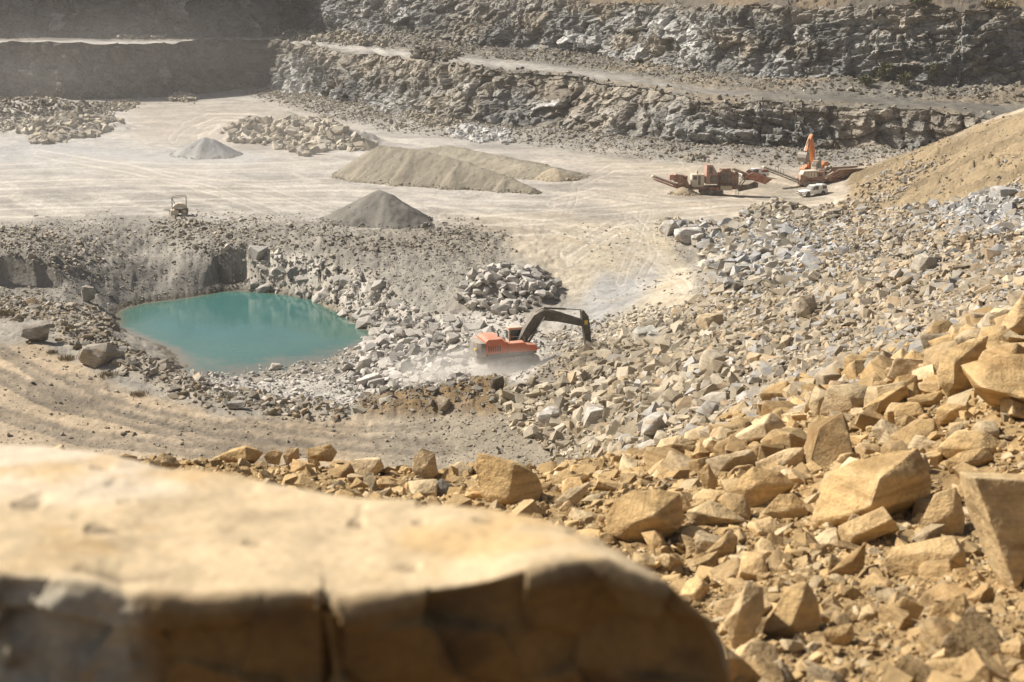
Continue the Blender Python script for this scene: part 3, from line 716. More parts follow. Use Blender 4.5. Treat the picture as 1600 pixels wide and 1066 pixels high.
GREYS = np.array([(0.40, 0.375, 0.33), (0.34, 0.32, 0.28), (0.46, 0.435, 0.39), (0.29, 0.27, 0.235), (0.38, 0.345, 0.28)])
GREYS = GREYS * np.array((0.96, 0.90, 0.80))
TANS = 0.5 * np.array((0.02, 0.022, 0.026)) + 0.97 * np.array([(0.42, 0.335, 0.22), (0.38, 0.31, 0.21), (0.44, 0.36, 0.245), (0.39, 0.34, 0.265), (0.42, 0.31, 0.185), (0.37, 0.34, 0.29)])
PALES = np.array([(0.45, 0.41, 0.35), (0.40, 0.37, 0.32), (0.48, 0.44, 0.385), (0.40, 0.37, 0.32)])
BLUES = np.array([(0.43, 0.42, 0.39), (0.35, 0.34, 0.32), (0.49, 0.475, 0.445), (0.42, 0.395, 0.35)])
DARKS = np.array([(0.22, 0.20, 0.165), (0.27, 0.24, 0.19), (0.31, 0.275, 0.215), (0.24, 0.19, 0.125)])
OCHRE = 0.97 * np.array([(0.42, 0.285, 0.135), (0.45, 0.32, 0.165), (0.39, 0.27, 0.13), (0.43, 0.33, 0.195), (0.35, 0.24, 0.115)])

ROCKS = []            # rows: x, y, z, size, zone, r, g, b
def scatter(zone, mask, smin, smax, power, cover, cols, sink=0.22, lift=0.0, limit=40000, by_depth=False, jit=0.16):
    """stones of a power-law size over the seen ground under a mask; cover 1 = their footprints equal the ground"""
    fac = np.clip(TY / 112, 0.30, 1.0) if by_depth else np.ones_like(TY)
    w = mask * cell * (seen & frame) / fac ** 2
    tot = w.sum()
    uq = RNG.random(200000); sz = (smin ** (1 - power) + uq * (smax ** (1 - power) - smin ** (1 - power))) ** (1 / (1 - power))
    n = int(min(limit, cover * tot / np.mean(sz ** 2 * 0.6)))
    if n < 1: return
    cum = np.cumsum(w.ravel()); k = np.searchsorted(cum, RNG.random(n) * cum[-1]); k = np.minimum(k, w.size - 1)
    x = TX.ravel()[k] + (RNG.random(n) - .5) * np.abs(np.gradient(TX, axis=1)).ravel()[k]; y = TY.ravel()[k] + (RNG.random(n) - .5) * np.gradient(TY, axis=0).ravel()[k]
    s = sz[RNG.integers(0, len(sz), n)] * fac.ravel()[k]
    z = ground_z(x, y) + s * (0.5 * 0.62 - sink) + lift * RNG.random(n)
    if callable(cols): c = cols(x, y, n)
    else: c = cols[RNG.integers(0, len(cols), n)]
    c = c * (1 + jit * RNG.normal(size=(n, 1))).clip(0.6, 1.4)
    ROCKS.append(np.c_[x, y, z, s, np.full(n, zone), c])
    return n

def by_place(x, y, n):
    u, v, D = project(x, y, ground_z(x, y))
    t = np.clip(sstep(960, 1340, u + (v - 500) * 0.6 + 120 * RNG.normal(size=n)), 0, 1)
    b = np.exp(-(((u - 1180) / 120) ** 2 + ((v - 395) / 45) ** 2)) + np.exp(-(((u - 1540) / 90) ** 2 + ((v - 330) / 30) ** 2))
    g = GREYS[RNG.integers(0, len(GREYS), n)]; q = TANS[RNG.integers(0, len(TANS), n)]; bl = BLUES[RNG.integers(0, len(BLUES), n)]
    c = np.where((RNG.random(n) < t)[:, None], q * np.array((0.95, 1.0, 1.10)), g) * 0.88 * np.array((1.04, 1.0, 0.93))
    return np.where((RNG.random(n) < b)[:, None], bl * 0.85, c)

far = sstep(60, 75, TY)
ZONES = {}
def zone(name, label, group): ZONES[len(ZONES)] = (name, label, group); return len(ZONES) - 1
zr = zone('rock', 'broken angular rock in the broad rubble slope beside the excavator', 'grey and buff rocks of the broad rubble slope')
rubm = M['rub'] * sstep(38, 46, TY)
fine = pm([(1250, 350), (1480, 320), (1600, 290), (2000, 200), (2000, 420), (1600, 440), (1400, 420), (1250, 410)], 60, 60)
coarse = pm([(780, 640), (830, 590), (900, 555), (1050, 520), (1150, 620), (1010, 720), (880, 720)], 50, 60)
scatter(zr, rubm * (1 - 0.6 * fine), 0.42, 1.75, 2.9, 1.0, by_place, by_depth=True)
scatter(zr, rubm * coarse, 0.7, 1.7, 2.3, 0.6, by_place, lift=0.3)
scatter(zr, rubm, 0.25, 0.8, 2.2, 0.95, by_place, sink=0.15, lift=0.12, limit=60000, by_depth=True)
zb = zone('rock', 'blue grey block in the bouldery heap by the bend of the haul road', 'blue grey blocks by the bend of the haul road')
scatter(zb, pm([(1030, 352), (1110, 352), (1230, 352), (1270, 420), (1180, 462), (1110, 450), (1090, 390)], 12, 100), 0.6, 2.1, 2.4, 1.15, np.concatenate([BLUES * 0.86, GREYS]), lift=0.5)
zc = zone('rock', 'grey block in the heap of blasted rock behind the excavator boom', 'grey blocks of the heap behind the excavator')
scatter(zc, pm([(705, 470), (740, 430), (800, 418), (860, 440), (875, 470), (800, 488), (730, 485)], 8, 100), 0.6, 1.8, 2.2, 1.7, PALES * 0.97, lift=0.5)
zd = zone('rock', 'pale dusty rock strewn between the pond and the excavator', 'pale dusty rocks between the pond and the excavator')
scatter(zd, pm([(540, 570), (600, 510), (700, 500), (760, 520), (830, 580), (790, 592), (700, 596), (610, 606), (540, 610)], 16, 100), 0.35, 1.9, 2.5, 0.95, PALES * 0.95, lift=0.2)
scatter(zd, M['pale'], 0.15, 0.9, 2.6, 0.22, PALES)
scatter(zd, M['crag'], 0.8, 2.8, 2.3, 0.85, PALES * 0.84, sink=0.45, jit=0.12)
scatter(zd, M['crag'], 0.2, 0.8, 2.4, 0.35, PALES * 0.85)
ze = zone('rock', 'weathered rock fringing the far side of the dirt road', 'weathered rocks fringing the dirt road')
BANKC = np.concatenate([TANS * 0.72, GREYS * 0.8, DARKS])
scatter(ze, M['bank'], 0.2, 1.2, 2.6, 0.6, BANKC)
scatter(ze, M['berm'], 0.15, 1.1, 2.9, 0.28, DARKS * 0.85)
scatter(ze, M['road'] * (0.15 + 0.85 * sstep(560, 800, uu)) * sstep(64, 80, TY), 0.08, 0.45, 3.0, 0.10, BANKC, sink=0.2)
zf = zone('rock', 'small grey stone on the gravelly slope above the pond', 'small stones of the slope above the pond')
SMO = 1 - 0.5 * pm([(190, 360), (300, 350), (340, 440), (330, 462), (230, 470), (200, 430)], 60, 150)
scatter(zf, M['slope'] * SMO, 0.12, 0.42, 3.0, 0.09, GREYS * 0.95, sink=0.2, limit=36000)
scatter(zf, M['slope'] * sstep(0.5, 0.7, N(6, 3, 261) * 0.5 + 0.5), 0.35, 0.9, 3.0, 0.06, GREYS * 0.9)
scatter(zf, pm([(230, 350), (320, 345), (420, 350), (470, 395), (400, 390), (330, 400), (260, 380)], 20, 150) + pm([(0, 365), (100, 360), (160, 400), (110, 440), (0, 400)], 20, 150) + pm([(0, 462), (120, 468), (170, 490), (160, 520), (60, 500), (0, 490)], 16, 120), 0.2, 0.9, 2.8, 0.28, GREYS)
scatter(zf, pm([(470, 360), (530, 348), (545, 370), (600, 380), (720, 350), (780, 370), (680, 400), (560, 395)], 20, 150), 0.2, 0.7, 2.7, 0.25, GREYS * 0.75)
zg = zone('rock', 'grey block in the far heap of blasted rock on the quarry floor', 'grey blocks of the far heap on the quarry floor')
scatter(zg, pm([(345, 205), (400, 190), (500, 192), (560, 215), (588, 228), (540, 236), (470, 240), (430, 225), (370, 220)], 7, 220), 0.9, 2.6, 2.0, 1.5, GREYS * 1.05, lift=0.4)
zh = zone('rock', 'grey rock in the low heaps under the shaded quarry wall', 'grey rocks under the shaded quarry wall')
scatter(zh, pm([(20, 205), (60, 190), (130, 180), (185, 195), (150, 212), (60, 222)], 7, 220), 0.9, 2.4, 2.0, 1.1, GREYS, lift=0.3)
scatter(zh, pm([(-20, 150), (60, 150), (130, 165), (220, 160), (170, 180), (60, 195), (-20, 210)], 10, 220), 0.4, 1.6, 2.3, 0.6, GREYS * 0.8)
scatter(zh, pm([(262, 156), (275, 147), (295, 147), (302, 156)], 4, 220), 0.8, 1.8, 2.0, 1.6, GREYS, lift=0.8)
scatter(zh, sstep(16, 3, dw) * (TY > 220) * (uu > 380), 0.2, 1.1, 2.9, 0.30, GREYS * 0.66, limit=16000)
scatter(zh, pm([(700, 205), (730, 197), (800, 210), (800, 220), (740, 220)], 5, 220), 0.8, 1.8, 2.0, 1.2, BLUES)
scatter(zh, pm([(640, 178), (700, 190), (740, 200), (680, 198), (640, 190)], 5, 220), 0.7, 1.6, 2.0, 0.9, GREYS * 0.8)
scatter(zh, pm([(1065, 245), (1090, 240), (1150, 250), (1080, 252)], 4, 220), 0.6, 1.4, 2.0, 1.2, GREYS * 0.8)
zi = zone('rock', 'grey block in the heap at the roadside facing the white pickup', 'grey blocks in front of the white pickup')
scatter(zi, pm([(1165, 342), (1185, 324), (1220, 318), (1245, 332), (1305, 340), (1305, 349), (1220, 353)], 6, 100), 0.6, 1.6, 2.2, 1.4, GREYS, lift=0.3)
scatter(zi, pm([(1330, 310), (1370, 270), (1440, 250), (1480, 250), (1420, 290), (1400, 330), (1340, 335)], 14, 140), 0.3, 1.1, 2.7, 0.4, TANS * 0.85)
scatter(zi, M['sand'], 0.1, 0.6, 3.0, 0.035, TANS * 0.85)
scatter(zi, M['ramp'] * 0.1 + 0.3 * M['ramp'] * sstep(0.5, 0.65, N(7, 3, 260) * 0.5 + 0.5) + pm([(1010, 350), (1060, 360), (1120, 460), (1090, 480), (1080, 420)], 20, 120), 0.10, 0.5, 2.9, 0.07, GREYS)
scatter(zi, pm([(850, 520), (1000, 480), (1060, 480), (1000, 530), (900, 545), (850, 560)], 20, 100), 0.15, 0.7, 2.5, 0.45, GREYS * 1.05)
zj = zone('rock', 'ochre stone on the near slope of broken rock', 'ochre stones of the near slope')
nearm = sstep(36, 33, TY) * (uu > 60)
scatter(zj, nearm, 0.14, 0.5, 2.6, 0.26, OCHRE, sink=0.2)
scatter(zj, nearm * sstep(17, 22, TY) * sstep(1000, 1150, uu), 0.4, 1.1, 2.2, 0.45, OCHRE, sink=0.2)
crest = sstep(50, 43, TY) * sstep(31, 34, TY) * (uu > 880)
scatter(zj, crest, 0.22, 1.0, 2.4, 0.9, np.concatenate([OCHRE, TANS * 0.85]), sink=0.18)
scatter(zj, nearm, 0.05, 0.16, 2.3, 0.32, OCHRE, sink=0.2, limit=34000)
scatter(zj, nearm * sstep(16, 12, TY), 0.02, 0.06, 2.2, 0.22, OCHRE, sink=0.2, limit=30000)
zk = zone('rock', 'grey rock on the bench road below the upper quarry wall', 'grey rocks on the bench road')
bu, bv, bD = project(BX, BY, BZ); bt = np.broadcast_to(np.linspace(0, 1, BX.shape[0])[:, None], BX.shape); bcell = np.abs(np.gradient(BX, axis=1) * np.gradient(BY, axis=0)) + 1e-6
def bench_scatter(mask, smin, smax, power, n, cols, lift=0.0):
    w = (mask * bcell * (bu > -20) * (bu < 1620)).ravel(); cum = np.cumsum(w)
    k = np.minimum(np.searchsorted(cum, RNG.random(n) * cum[-1]), len(cum) - 1)
    uq = RNG.random(n); sz = (smin ** (1 - power) + uq * (smax ** (1 - power) - smin ** (1 - power))) ** (1 / (1 - power))
    ROCKS.append(np.c_[BX.ravel()[k] + RNG.normal(0, .3, n), BY.ravel()[k] + RNG.normal(0, .3, n), BZ.ravel()[k] + 0.12 * sz + lift * RNG.random(n), sz, np.full(n, zk), cols[RNG.integers(0, len(cols), n)] * (1 + .15 * RNG.normal(size=(n, 1)))])
bench_scatter(sstep(4, -4, poly_sd(bu, bv, [(440, 60), (460, 46), (520, 48), (600, 64), (605, 74), (520, 70)])), 0.7, 2.4, 2.0, 420, GREYS * 0.85, 1.6)
bench_scatter(sstep(2, -2, poly_sd(bu, bv, [(640, 92), (650, 82), (715, 86), (710, 96), (660, 98)])), 0.7, 2.0, 2.0, 200, DARKS * 0.55, 1.6)
bench_scatter(sstep(2, -2, poly_sd(bu, bv, [(180, 61), (190, 55), (262, 58), (255, 62)])), 0.6, 1.6, 2.0, 120, GREYS * 0.7, 0.8)
bench_scatter(sstep(0.72, 0.85, bt) * (bu > 560) + 0.25 * sstep(0.3, 0.1, bt) * (bu > 700), 0.25, 1.6, 2.6, 5200, GREYS * 0.68)
ROCKS = np.concatenate(ROCKS)

# ----------------------------------------------------------------- hero rocks read off the photograph: outline and front ridge of each
F1, F2, F3, F8 = (0, 640, 0.4), (530, 640, 0.4), (1060, 640, 0.4), (1200, 300, 0.338)
HEROES = [
 (F3, [(690, 190), (945, 135), (988, 265), (985, 345), (840, 402), (745, 470), (550, 478), (518, 440), (570, 250)], [(787, 268, -.35), (748, 385, -.4), (930, 255, -.15)], 1.0, 'largest faceted tan block, lit on its sloping face with a dark underside'),
 (F3, [(1090, 240), (1180, 236), (1500, 250), (1540, 560), (1350, 625), (1302, 745), (1225, 620), (1150, 430), (1108, 340)], [(1150, 262, -.30), (1312, 690, -.35), (1500, 290, -.3)], .8, 'big tilted slab with a shaded grey brown face and one bright edge'),
 (F3, [(800, 590), (830, 535), (1075, 490), (1118, 545), (1130, 650), (1005, 668), (935, 655), (890, 690), (820, 655)], [(930, 560, -.12), (1100, 560, -.15), (1010, 640, -.2)], 1.0, 'flat-topped tan block lying at the foot of the tilted slab'),
 (F3, [(620, 455), (800, 375), (868, 465), (735, 525), (650, 555)], [(690, 495, -.15), (838, 430, -.12)], 1.0, 'squarish tan block leaning below the largest faceted block'),
 (F3, [(905, 500), (1000, 330), (1085, 300), (1125, 420), (1110, 510), (1000, 520)], [(1075, 400, -.12)], .95, 'tall tan wedge propped against the edge of the tilted slab'),
 (F3, [(340, 830), (430, 690), (500, 668), (545, 740), (566, 830), (500, 912), (420, 915), (328, 872)], [(480, 745, -.15), (440, 845, -.2)], .95, 'chunky ochre block with a shaded side beside the tall upright stone'),
 (F3, [(172, 830), (265, 670), (335, 690), (345, 780), (270, 960), (212, 945)], [(240, 780, -.1), (285, 870, -.08)], 1.0, 'tall upright ochre stone next to the end of the blurred boulder'),
 (F3, [(188, 122), (365, 8), (405, 40), (478, 128), (400, 140), (210, 145)], [(335, 52, -.2), (345, 108, -.25)], 1.05, 'roof-shaped tan wedge on the crest of the near slope'),
 (F3, [(300, 205), (430, 150), (490, 145), (498, 210), (390, 252), (310, 245)], [(400, 225, -.12), (480, 160, -.05)], 1.05, 'long pale tan block below the roof-shaped wedge'),
 (F3, [(180, 320), (290, 215), (400, 240), (462, 290), (300, 405), (205, 372)], [(300, 300, -.12)], .98, 'dust-covered tan boulder half buried below the crest'),
 (F3, [(325, 405), (390, 330), (450, 322), (518, 375), (500, 442), (400, 448)], [(430, 395, -.12), (500, 385, -.05)], .95, 'tan block with a shaded end left of the largest faceted block'),
 (F3, [(30, 395), (120, 350), (160, 362), (272, 437), (160, 465), (48, 455)], [(60, 398, -.1), (250, 435, -.1), (150, 420, -.2)], .8, 'flat triangular brown slab in shade on the near slope'),
 (F2, [(1040, 420), (1075, 345), (1150, 308), (1240, 308), (1330, 330), (1347, 430), (1280, 502), (1180, 547), (1110, 522), (1045, 492)], [(1150, 440, -.22), (1232, 414, -.3), (1325, 468, -.12), (1090, 500, -.1)], .98, 'rounded tan boulder with a dark notched underside above the blurred boulder'),
 (F2, [(530, 215), (535, 163), (620, 195), (700, 208), (772, 250), (796, 300), (780, 372), (740, 406), (600, 388), (545, 330)], [(682, 212, -.15), (662, 352, -.25), (600, 370, -.1)], .95, 'large split block standing on the rim with a lit and a shaded half'),
 (F2, [(12, 252), (60, 195), (160, 184), (177, 225), (120, 282), (50, 297)], [(112, 258, -.12), (160, 195, -.08)], 1.1, 'brick-shaped pale block perched on the rim'),
 (F2, [(290, 180), (325, 147), (375, 168), (388, 250), (350, 287), (300, 272), (284, 230)], [(340, 220, -.12)], 1.08, 'upright egg-shaped stone on the rim'),
 (F2, [(365, 290), (400, 268), (455, 300), (472, 348), (370, 350)], [(400, 310, -.1)], .6, 'dark grey stone on the rim beside the upright egg-shaped stone'),
 (F1, [(588, 212), (635, 163), (682, 185), (712, 217), (670, 238), (600, 234)], [(640, 205, -.1)], .85, 'brown pointed stone at the outer end of the rim row'),
 (F1, [(832, 190), (910, 152), (965, 136), (1032, 165), (1000, 203), (880, 210)], [(958, 145, -.1), (965, 195, -.15)], .95, 'broad tan rock with a shaded right half in the rim row'),
 (F1, [(1028, 180), (1060, 158), (1106, 165), (1092, 217), (1040, 208)], [(1085, 185, -.08)], 1.0, 'small tan block between the broad rock and the pale cone in the rim row'),
 (F1, [(1104, 182), (1120, 155), (1166, 148), (1172, 187), (1120, 218)], [(1130, 180, -.1)], 1.15, 'pale cone-shaped stone in the rim row'),
 (F1, [(1192, 152), (1290, 133), (1322, 165), (1300, 202), (1200, 192)], [(1240, 180, -.1)], .8, 'dark brown flat rock on top of the rim row'),
 (F1, [(1200, 190), (1238, 168), (1252, 220), (1205, 238)], [(1230, 200, -.06)], 1.0, 'small tan flake leaning under the dark brown flat rock'),
 (F2, [(835, 357), (895, 310), (980, 284), (966, 320), (910, 387), (860, 398)], [(880, 360, -.08), (935, 320, -.06)], 1.1, 'pale grey wedge pointing up slope beside the split block'),
 (F2, [(788, 290), (850, 268), (950, 243), (985, 262), (900, 302), (820, 314)], [(880, 285, -.05)], .95, 'thin tan slab lying on the rim behind the pale grey wedge'),
 ((0, 0, 1), [(1004, 728), (1032, 686), (1060, 681), (1088, 690), (1088, 716), (1050, 727)], [(1045, 705, -.2)], 1.05, 'warm tan rock at the upper end of the rim beside the rubble'),
 (F8, [(878, 795), (1060, 740), (1184, 742), (1420, 760), (1420, 1050), (1184, 1032), (1010, 962), (945, 908)], [(985, 902, -.3), (1184, 955, -.4), (1420, 975, -.4)], .98, 'huge smooth slab overhanging a dark gap at the edge of the slope'),
 (F8, [(1055, 660), (1090, 580), (1184, 462), (1320, 430), (1320, 700), (1140, 700)], [(1140, 620, -.2)], 1.0, 'pale rounded boulder standing above the huge smooth slab'),
 (F8, [(970, 742), (1000, 692), (1184, 693), (1320, 700), (1320, 750), (1060, 748)], [(1060, 725, -.1), (1200, 730, -.1)], .95, 'long flat stone squeezed between the pale boulder and the huge slab'),
 (F8, [(783, 830), (800, 738), (935, 680), (1022, 662), (1000, 700), (930, 772), (880, 860), (962, 945), (830, 955), (788, 880)], [(860, 790, -.2), (860, 880, -.25)], .9, 'tan block with a shaded hollow side beside the huge slab'),
 (F8, [(548, 858), (590, 768), (786, 768), (782, 805), (742, 872), (690, 888)], [(690, 876, -.06), (740, 858, -.05)], 1.05, 'flat lit tan plate at the top of the near slope'),
 (F8, [(428, 1002), (530, 930), (640, 888), (652, 930), (580, 992), (480, 1052)], [(535, 955, -.12), (490, 1030, -.1)], .8, 'dark-sided brown block below the flat lit plate'),
 (F8, [(640, 955), (800, 918), (818, 970), (770, 1008), (650, 982)], [(760, 965, -.12)], .9, 'tan plate with a dark end under the hollow-sided block'),
 (F8, [(775, 1002), (830, 973), (910, 985), (965, 1070), (790, 1080)], [(850, 1010, -.15)], .95, 'rough tan rock below the huge overhanging slab'),
 (F3, [(1008, 152), (1090, 90), (1190, 84), (1312, 155), (1300, 202), (1190, 182), (1060, 202)], [(1180, 150, -.2), (1080, 150, -.1)], .92, 'broad brown rock with a shadowed end above the tilted slab'),
 (F3, [(843, 32), (900, 18), (982, 90), (962, 134), (880, 134)], [(880, 60, -.12)], .8, 'shaded brown chunk standing in the upper part of the near slope'),
 (F3, [(1038, 202), (1100, 165), (1200, 143), (1238, 190), (1150, 242), (1058, 252)], [(1130, 205, -.15)], 1.0, 'tan rock wedged right behind the top of the tilted slab'),
 (F3, [(962, 832), (1000, 760), (1120, 713), (1142, 770), (1127, 828), (1040, 892), (978, 855)], [(1060, 845, -.12), (1120, 790, -.08)], 1.0, 'smooth six-sided tan stone low on the near slope'),
 (F3, [(908, 1022), (980, 975), (1130, 963), (1218, 1010), (1150, 1080), (950, 1085)], [(1000, 1035, -.1), (1150, 1040, -.12)], 1.02, 'wide flat tan stone at the bottom of the near slope'),
 (F3, [(813, 792), (880, 730), (962, 770), (942, 812), (830, 828)], [(850, 795, -.06)], 1.0, 'small thin tan plate between the flat-topped block and the six-sided stone'),
 (F3, [(553, 882), (580, 850), (680, 833), (692, 890), (650, 932), (560, 934)], [(650, 880, -.1)], .95, 'small square ochre stone right of the chunky ochre block'),
 (F3, [(553, 762), (600, 718), (642, 770), (632, 812), (575, 818)], [(605, 760, -.08)], .95, 'small pointed ochre stone above the small square stone'),
 (F3, [(578, 642), (740, 508), (735, 560), (718, 640), (660, 673), (600, 668)], [(680, 590, -.1)], .85, 'slanting brown splinter of rock below the leaning squarish block'),
 (F3, [(88, 572), (200, 468), (232, 500), (217, 572), (130, 592)], [(170, 530, -.1)], .98, 'oval ochre stone below the flat triangular slab'),
 (F3, [(73, 242), (115, 208), (152, 270), (157, 333), (110, 333)], [(120, 260, -.1)], 1.0, 'narrow tan stone standing beside the dust-covered boulder'),
 (F2, [(755, 395), (785, 362), (812, 385), (805, 420), (770, 424)], [(785, 395, -.08)], .95, 'small round ochre pebble beside the split block'),
]
N_HERO = 0
HERO_SPOTS = []
def hero(frame, outline, ridge, tone_, label, seed):
    ox, oy, k = frame
    o = np.array([(ox + a * k, oy + b * k) for a, b in outline], float); r = [(ox + a * k, oy + b * k, d) for a, b, d in ridge]
    cu, vb = o[:, 0].mean(), o[:, 1].max(); cv = o[:, 1].mean()
    D = on_ground(cu, vb - 0.12 * (vb - o[:, 1].min()))[3]
    if D > 45: D = 24.0
    wpx = o[:, 0].max() - o[:, 0].min(); size = max(wpx, vb - o[:, 1].min()) * D / F
    D += 0.10 * size
    pts = [P(u, v, D + 0.10 * size * (0.5 - (v - o[:, 1].min()) / (vb - o[:, 1].min() + 1e-6))) for u, v in o]
    pts += [P(u, v, D + d * size * 1.2) for u, v, d in r]
    pts += [P(cu + (u - cu) * 0.82, cv + (v - cv) * 0.75 + 0.1 * wpx, D + 0.55 * size) for u, v in o]
    base = Vector(P(cu, vb, D + 0.2 * size))
    bm = hull_bm([Vector(p) - base for p in pts])
    refine(bm, size, edge=0.055, bev=0.022, seed=seed, rough=0.55, levels=4)
    me = finish('rock', bm, ROCK, 36)
    ob = bpy.data.objects.new('rock', me); COL.objects.link(ob); ob.location = base
    rr = np.random.default_rng(seed); col = OCHRE[rr.integers(0, 4)] * 0.6 + np.array((0.50, 0.35, 0.165)) * 0.4
    if tone_ > 1.02: col = col * 0.6 + np.array((0.50, 0.41, 0.275)) * 0.4
    if tone_ < 0.7: col = np.array((0.25, 0.23, 0.19))
    ob.color = (*(col * (0.62 + 0.5 * tone_)), 1)
    tag(ob, label, 'rock')
    HERO_SPOTS.append((base.x, base.y, size))
for k, h in enumerate(HEROES): hero(*h, seed=300 + 7 * k)

# boulders farther off that stand out alone: u, v of the foot, width in pixels, height ratio, colour, turn
FAR = [(55, 535, 50, .7, (0.30, 0.28, 0.24), 0.3, 'grey block of rock alone on the plateau above the dirt road'),
       (150, 573, 70, .5, (0.31, 0.275, 0.22), 1.2, 'broad cracked boulder on the bank beside the pond'),
       (368, 641, 30, .5, (0.27, 0.25, 0.215), 0.2, 'small dark flat block at the edge of the dirt road'),
       (1046, 368, 31, .8, (0.52, 0.49, 0.44), 0.7, 'white boulder at the head of the row by the haul road'),
       (1077, 378, 44, .55, (0.56, 0.53, 0.48), 0.1, 'broad white flat boulder by the haul road'),
       (1090, 382, 26, .7, (0.44, 0.41, 0.36), 1.9, 'rounded grey boulder beside the broad white one'),
       (776, 610, 22, 1.0, (0.13, 0.115, 0.09), 0.5, 'dark upright block below the excavator on the brown berm'),
       (692, 642, 30, .7, (0.26, 0.21, 0.15), 2.2, 'brown lump of rock on the near edge of the brown berm'),
       (575, 605, 38, .45, (0.56, 0.52, 0.46), 0.3, 'long white slab on the pale flat beside the pond'),
       (569, 580, 24, 1.0, (0.48, 0.45, 0.40), 1.5, 'pale upright boulder behind the long white slab'),
       (430, 579, 17, .6, (0.44, 0.40, 0.34), 0.5, 'small pale boulder alone on the shore of the pond'),
       (1262, 498, 34, 1.25, (0.40, 0.34, 0.25), 0.9, 'pyramid-shaped slab sticking out of the rubble slope'),
       (1448, 424, 40, .7, (0.40, 0.36, 0.29), 0.4, 'big angular grey block high in the rubble slope'),
       (1110, 515, 44, .6, (0.47, 0.37, 0.235), 0.8, 'large lit tan slab where the rubble meets the haul road'),
       (1118, 582, 40, .9, (0.41, 0.35, 0.26), 0.2, 'peaked buff block in the middle of the rubble slope'),
       (1010, 535, 44, .55, (0.37, 0.35, 0.30), 0.4, 'dark-sided block on the crest of the rubble beyond the bucket'),
       (860, 668, 40, .8, (0.44, 0.41, 0.36), 0.6, 'pale cube-like block at the toe of the rubble'),
       (1030, 680, 60, .55, (0.42, 0.39, 0.335), 0.3, 'wide cracked grey block at the foot of the rubble slope'),
       (930, 668, 46, .9, (0.45, 0.42, 0.365), 1.7, 'tall pale grey boulder among the rubble beside the dirt road'),
       (662, 357, 11, .7, (0.22, 0.2, 0.17), 0.4, 'small dark stone at the skirt of the grey gravel cone'),
       (135, 472, 22, 1.2, (0.34, 0.315, 0.27), 0.4, 'grey standing boulder at the left corner of the pond'),
       (1572, 312, 44, .5, (0.42, 0.41, 0.385), 0.4, 'large blue grey block on the skyline of the rubble ridge')]
for k, (u, v, w, hr, col, rz, label) in enumerate(FAR):
    x, y, z, D = on_ground(u, v); s = w * D / F
    rr = np.random.default_rng(900 + k)
    pts = rock_points(rr, flat=1.0, n_extra=4, cut=0.7); pts[:, 0] /= np.ptp(pts[:, 0]); pts[:, 1] *= 0.8 / np.ptp(pts[:, 1]); pts[:, 2] *= hr / (pts[:, 2].max() - pts[:, 2].min()) ; pts *= s
    bm = hull_bm(pts); refine(bm, s, edge=0.09, bev=0.02, seed=900 + k, rough=1.3, levels=4)
    ob = bpy.data.objects.new('rock', finish('rock', bm, ROCK, 34)); COL.objects.link(ob)
    ob.location = (x, y + 0.3 * s, z + 0.38 * s * hr); ob.rotation_euler = (rr.uniform(-.15, .15), rr.uniform(-.15, .15), rz); ob.color = (*col, 1)
    tag(ob, label, 'rock'); HERO_SPOTS.append((x, y + 0.3 * s, s))

EXC_U = [(735, 545), (870, 545), (890, 560), (870, 600), (760, 612), (720, 580)]
# keep the strewn stones out of the middle of the big ones
keep = np.ones(len(ROCKS), bool)
for hx, hy, hs in HERO_SPOTS: keep &= ~((np.hypot(ROCKS[:, 0] - hx, ROCKS[:, 1] - hy) < 0.42 * hs) & (ROCKS[:, 3] > 0.12 * hs))
eu, ev, _d = project(ROCKS[:, 0], ROCKS[:, 1], ROCKS[:, 2])
keep &= ~((poly_sd(eu, ev, EXC_U) < 0) & (ROCKS[:, 3] > 0.35))
ROCKS = ROCKS[keep]

# ----------------------------------------------------------------- the largest in view become objects, the rest one mass
u_, v_, D_ = project(ROCKS[:, 0], ROCKS[:, 1], ROCKS[:, 2])
px = ROCKS[:, 3] * F / D_
bedge = np.interp(u_, [-100, 0, 150, 250, 400, 530, 700, 850, 960, 1040, 1100, 1130, 1145], [690, 690, 700, 728, 745, 770, 785, 808, 850, 905, 955, 1000, 1066])
show = (u_ > 0) & (u_ < 1600) & (v_ > 0) & (v_ < 1066) & ~((u_ < 1140) & (v_ > bedge - 4))
order = np.argsort(-np.where(show, px, 0)); N_SINGLE = 225
single = order[:N_SINGLE]
rest = np.ones(len(ROCKS), bool); rest[single] = False
DETAIL = []
for k in range(18):
    rr = np.random.default_rng(70 + k)
    bm = hull_bm(rock_points(rr, flat=rr.uniform(0.45, 0.9), n_extra=2, cut=0.4)); refine(bm, 1.0, edge=0.10, bev=0.03, seed=70 + k, rough=0.7, levels=3)
    DETAIL.append(finish('rock', bm, ROCK, 34))
protos = {}
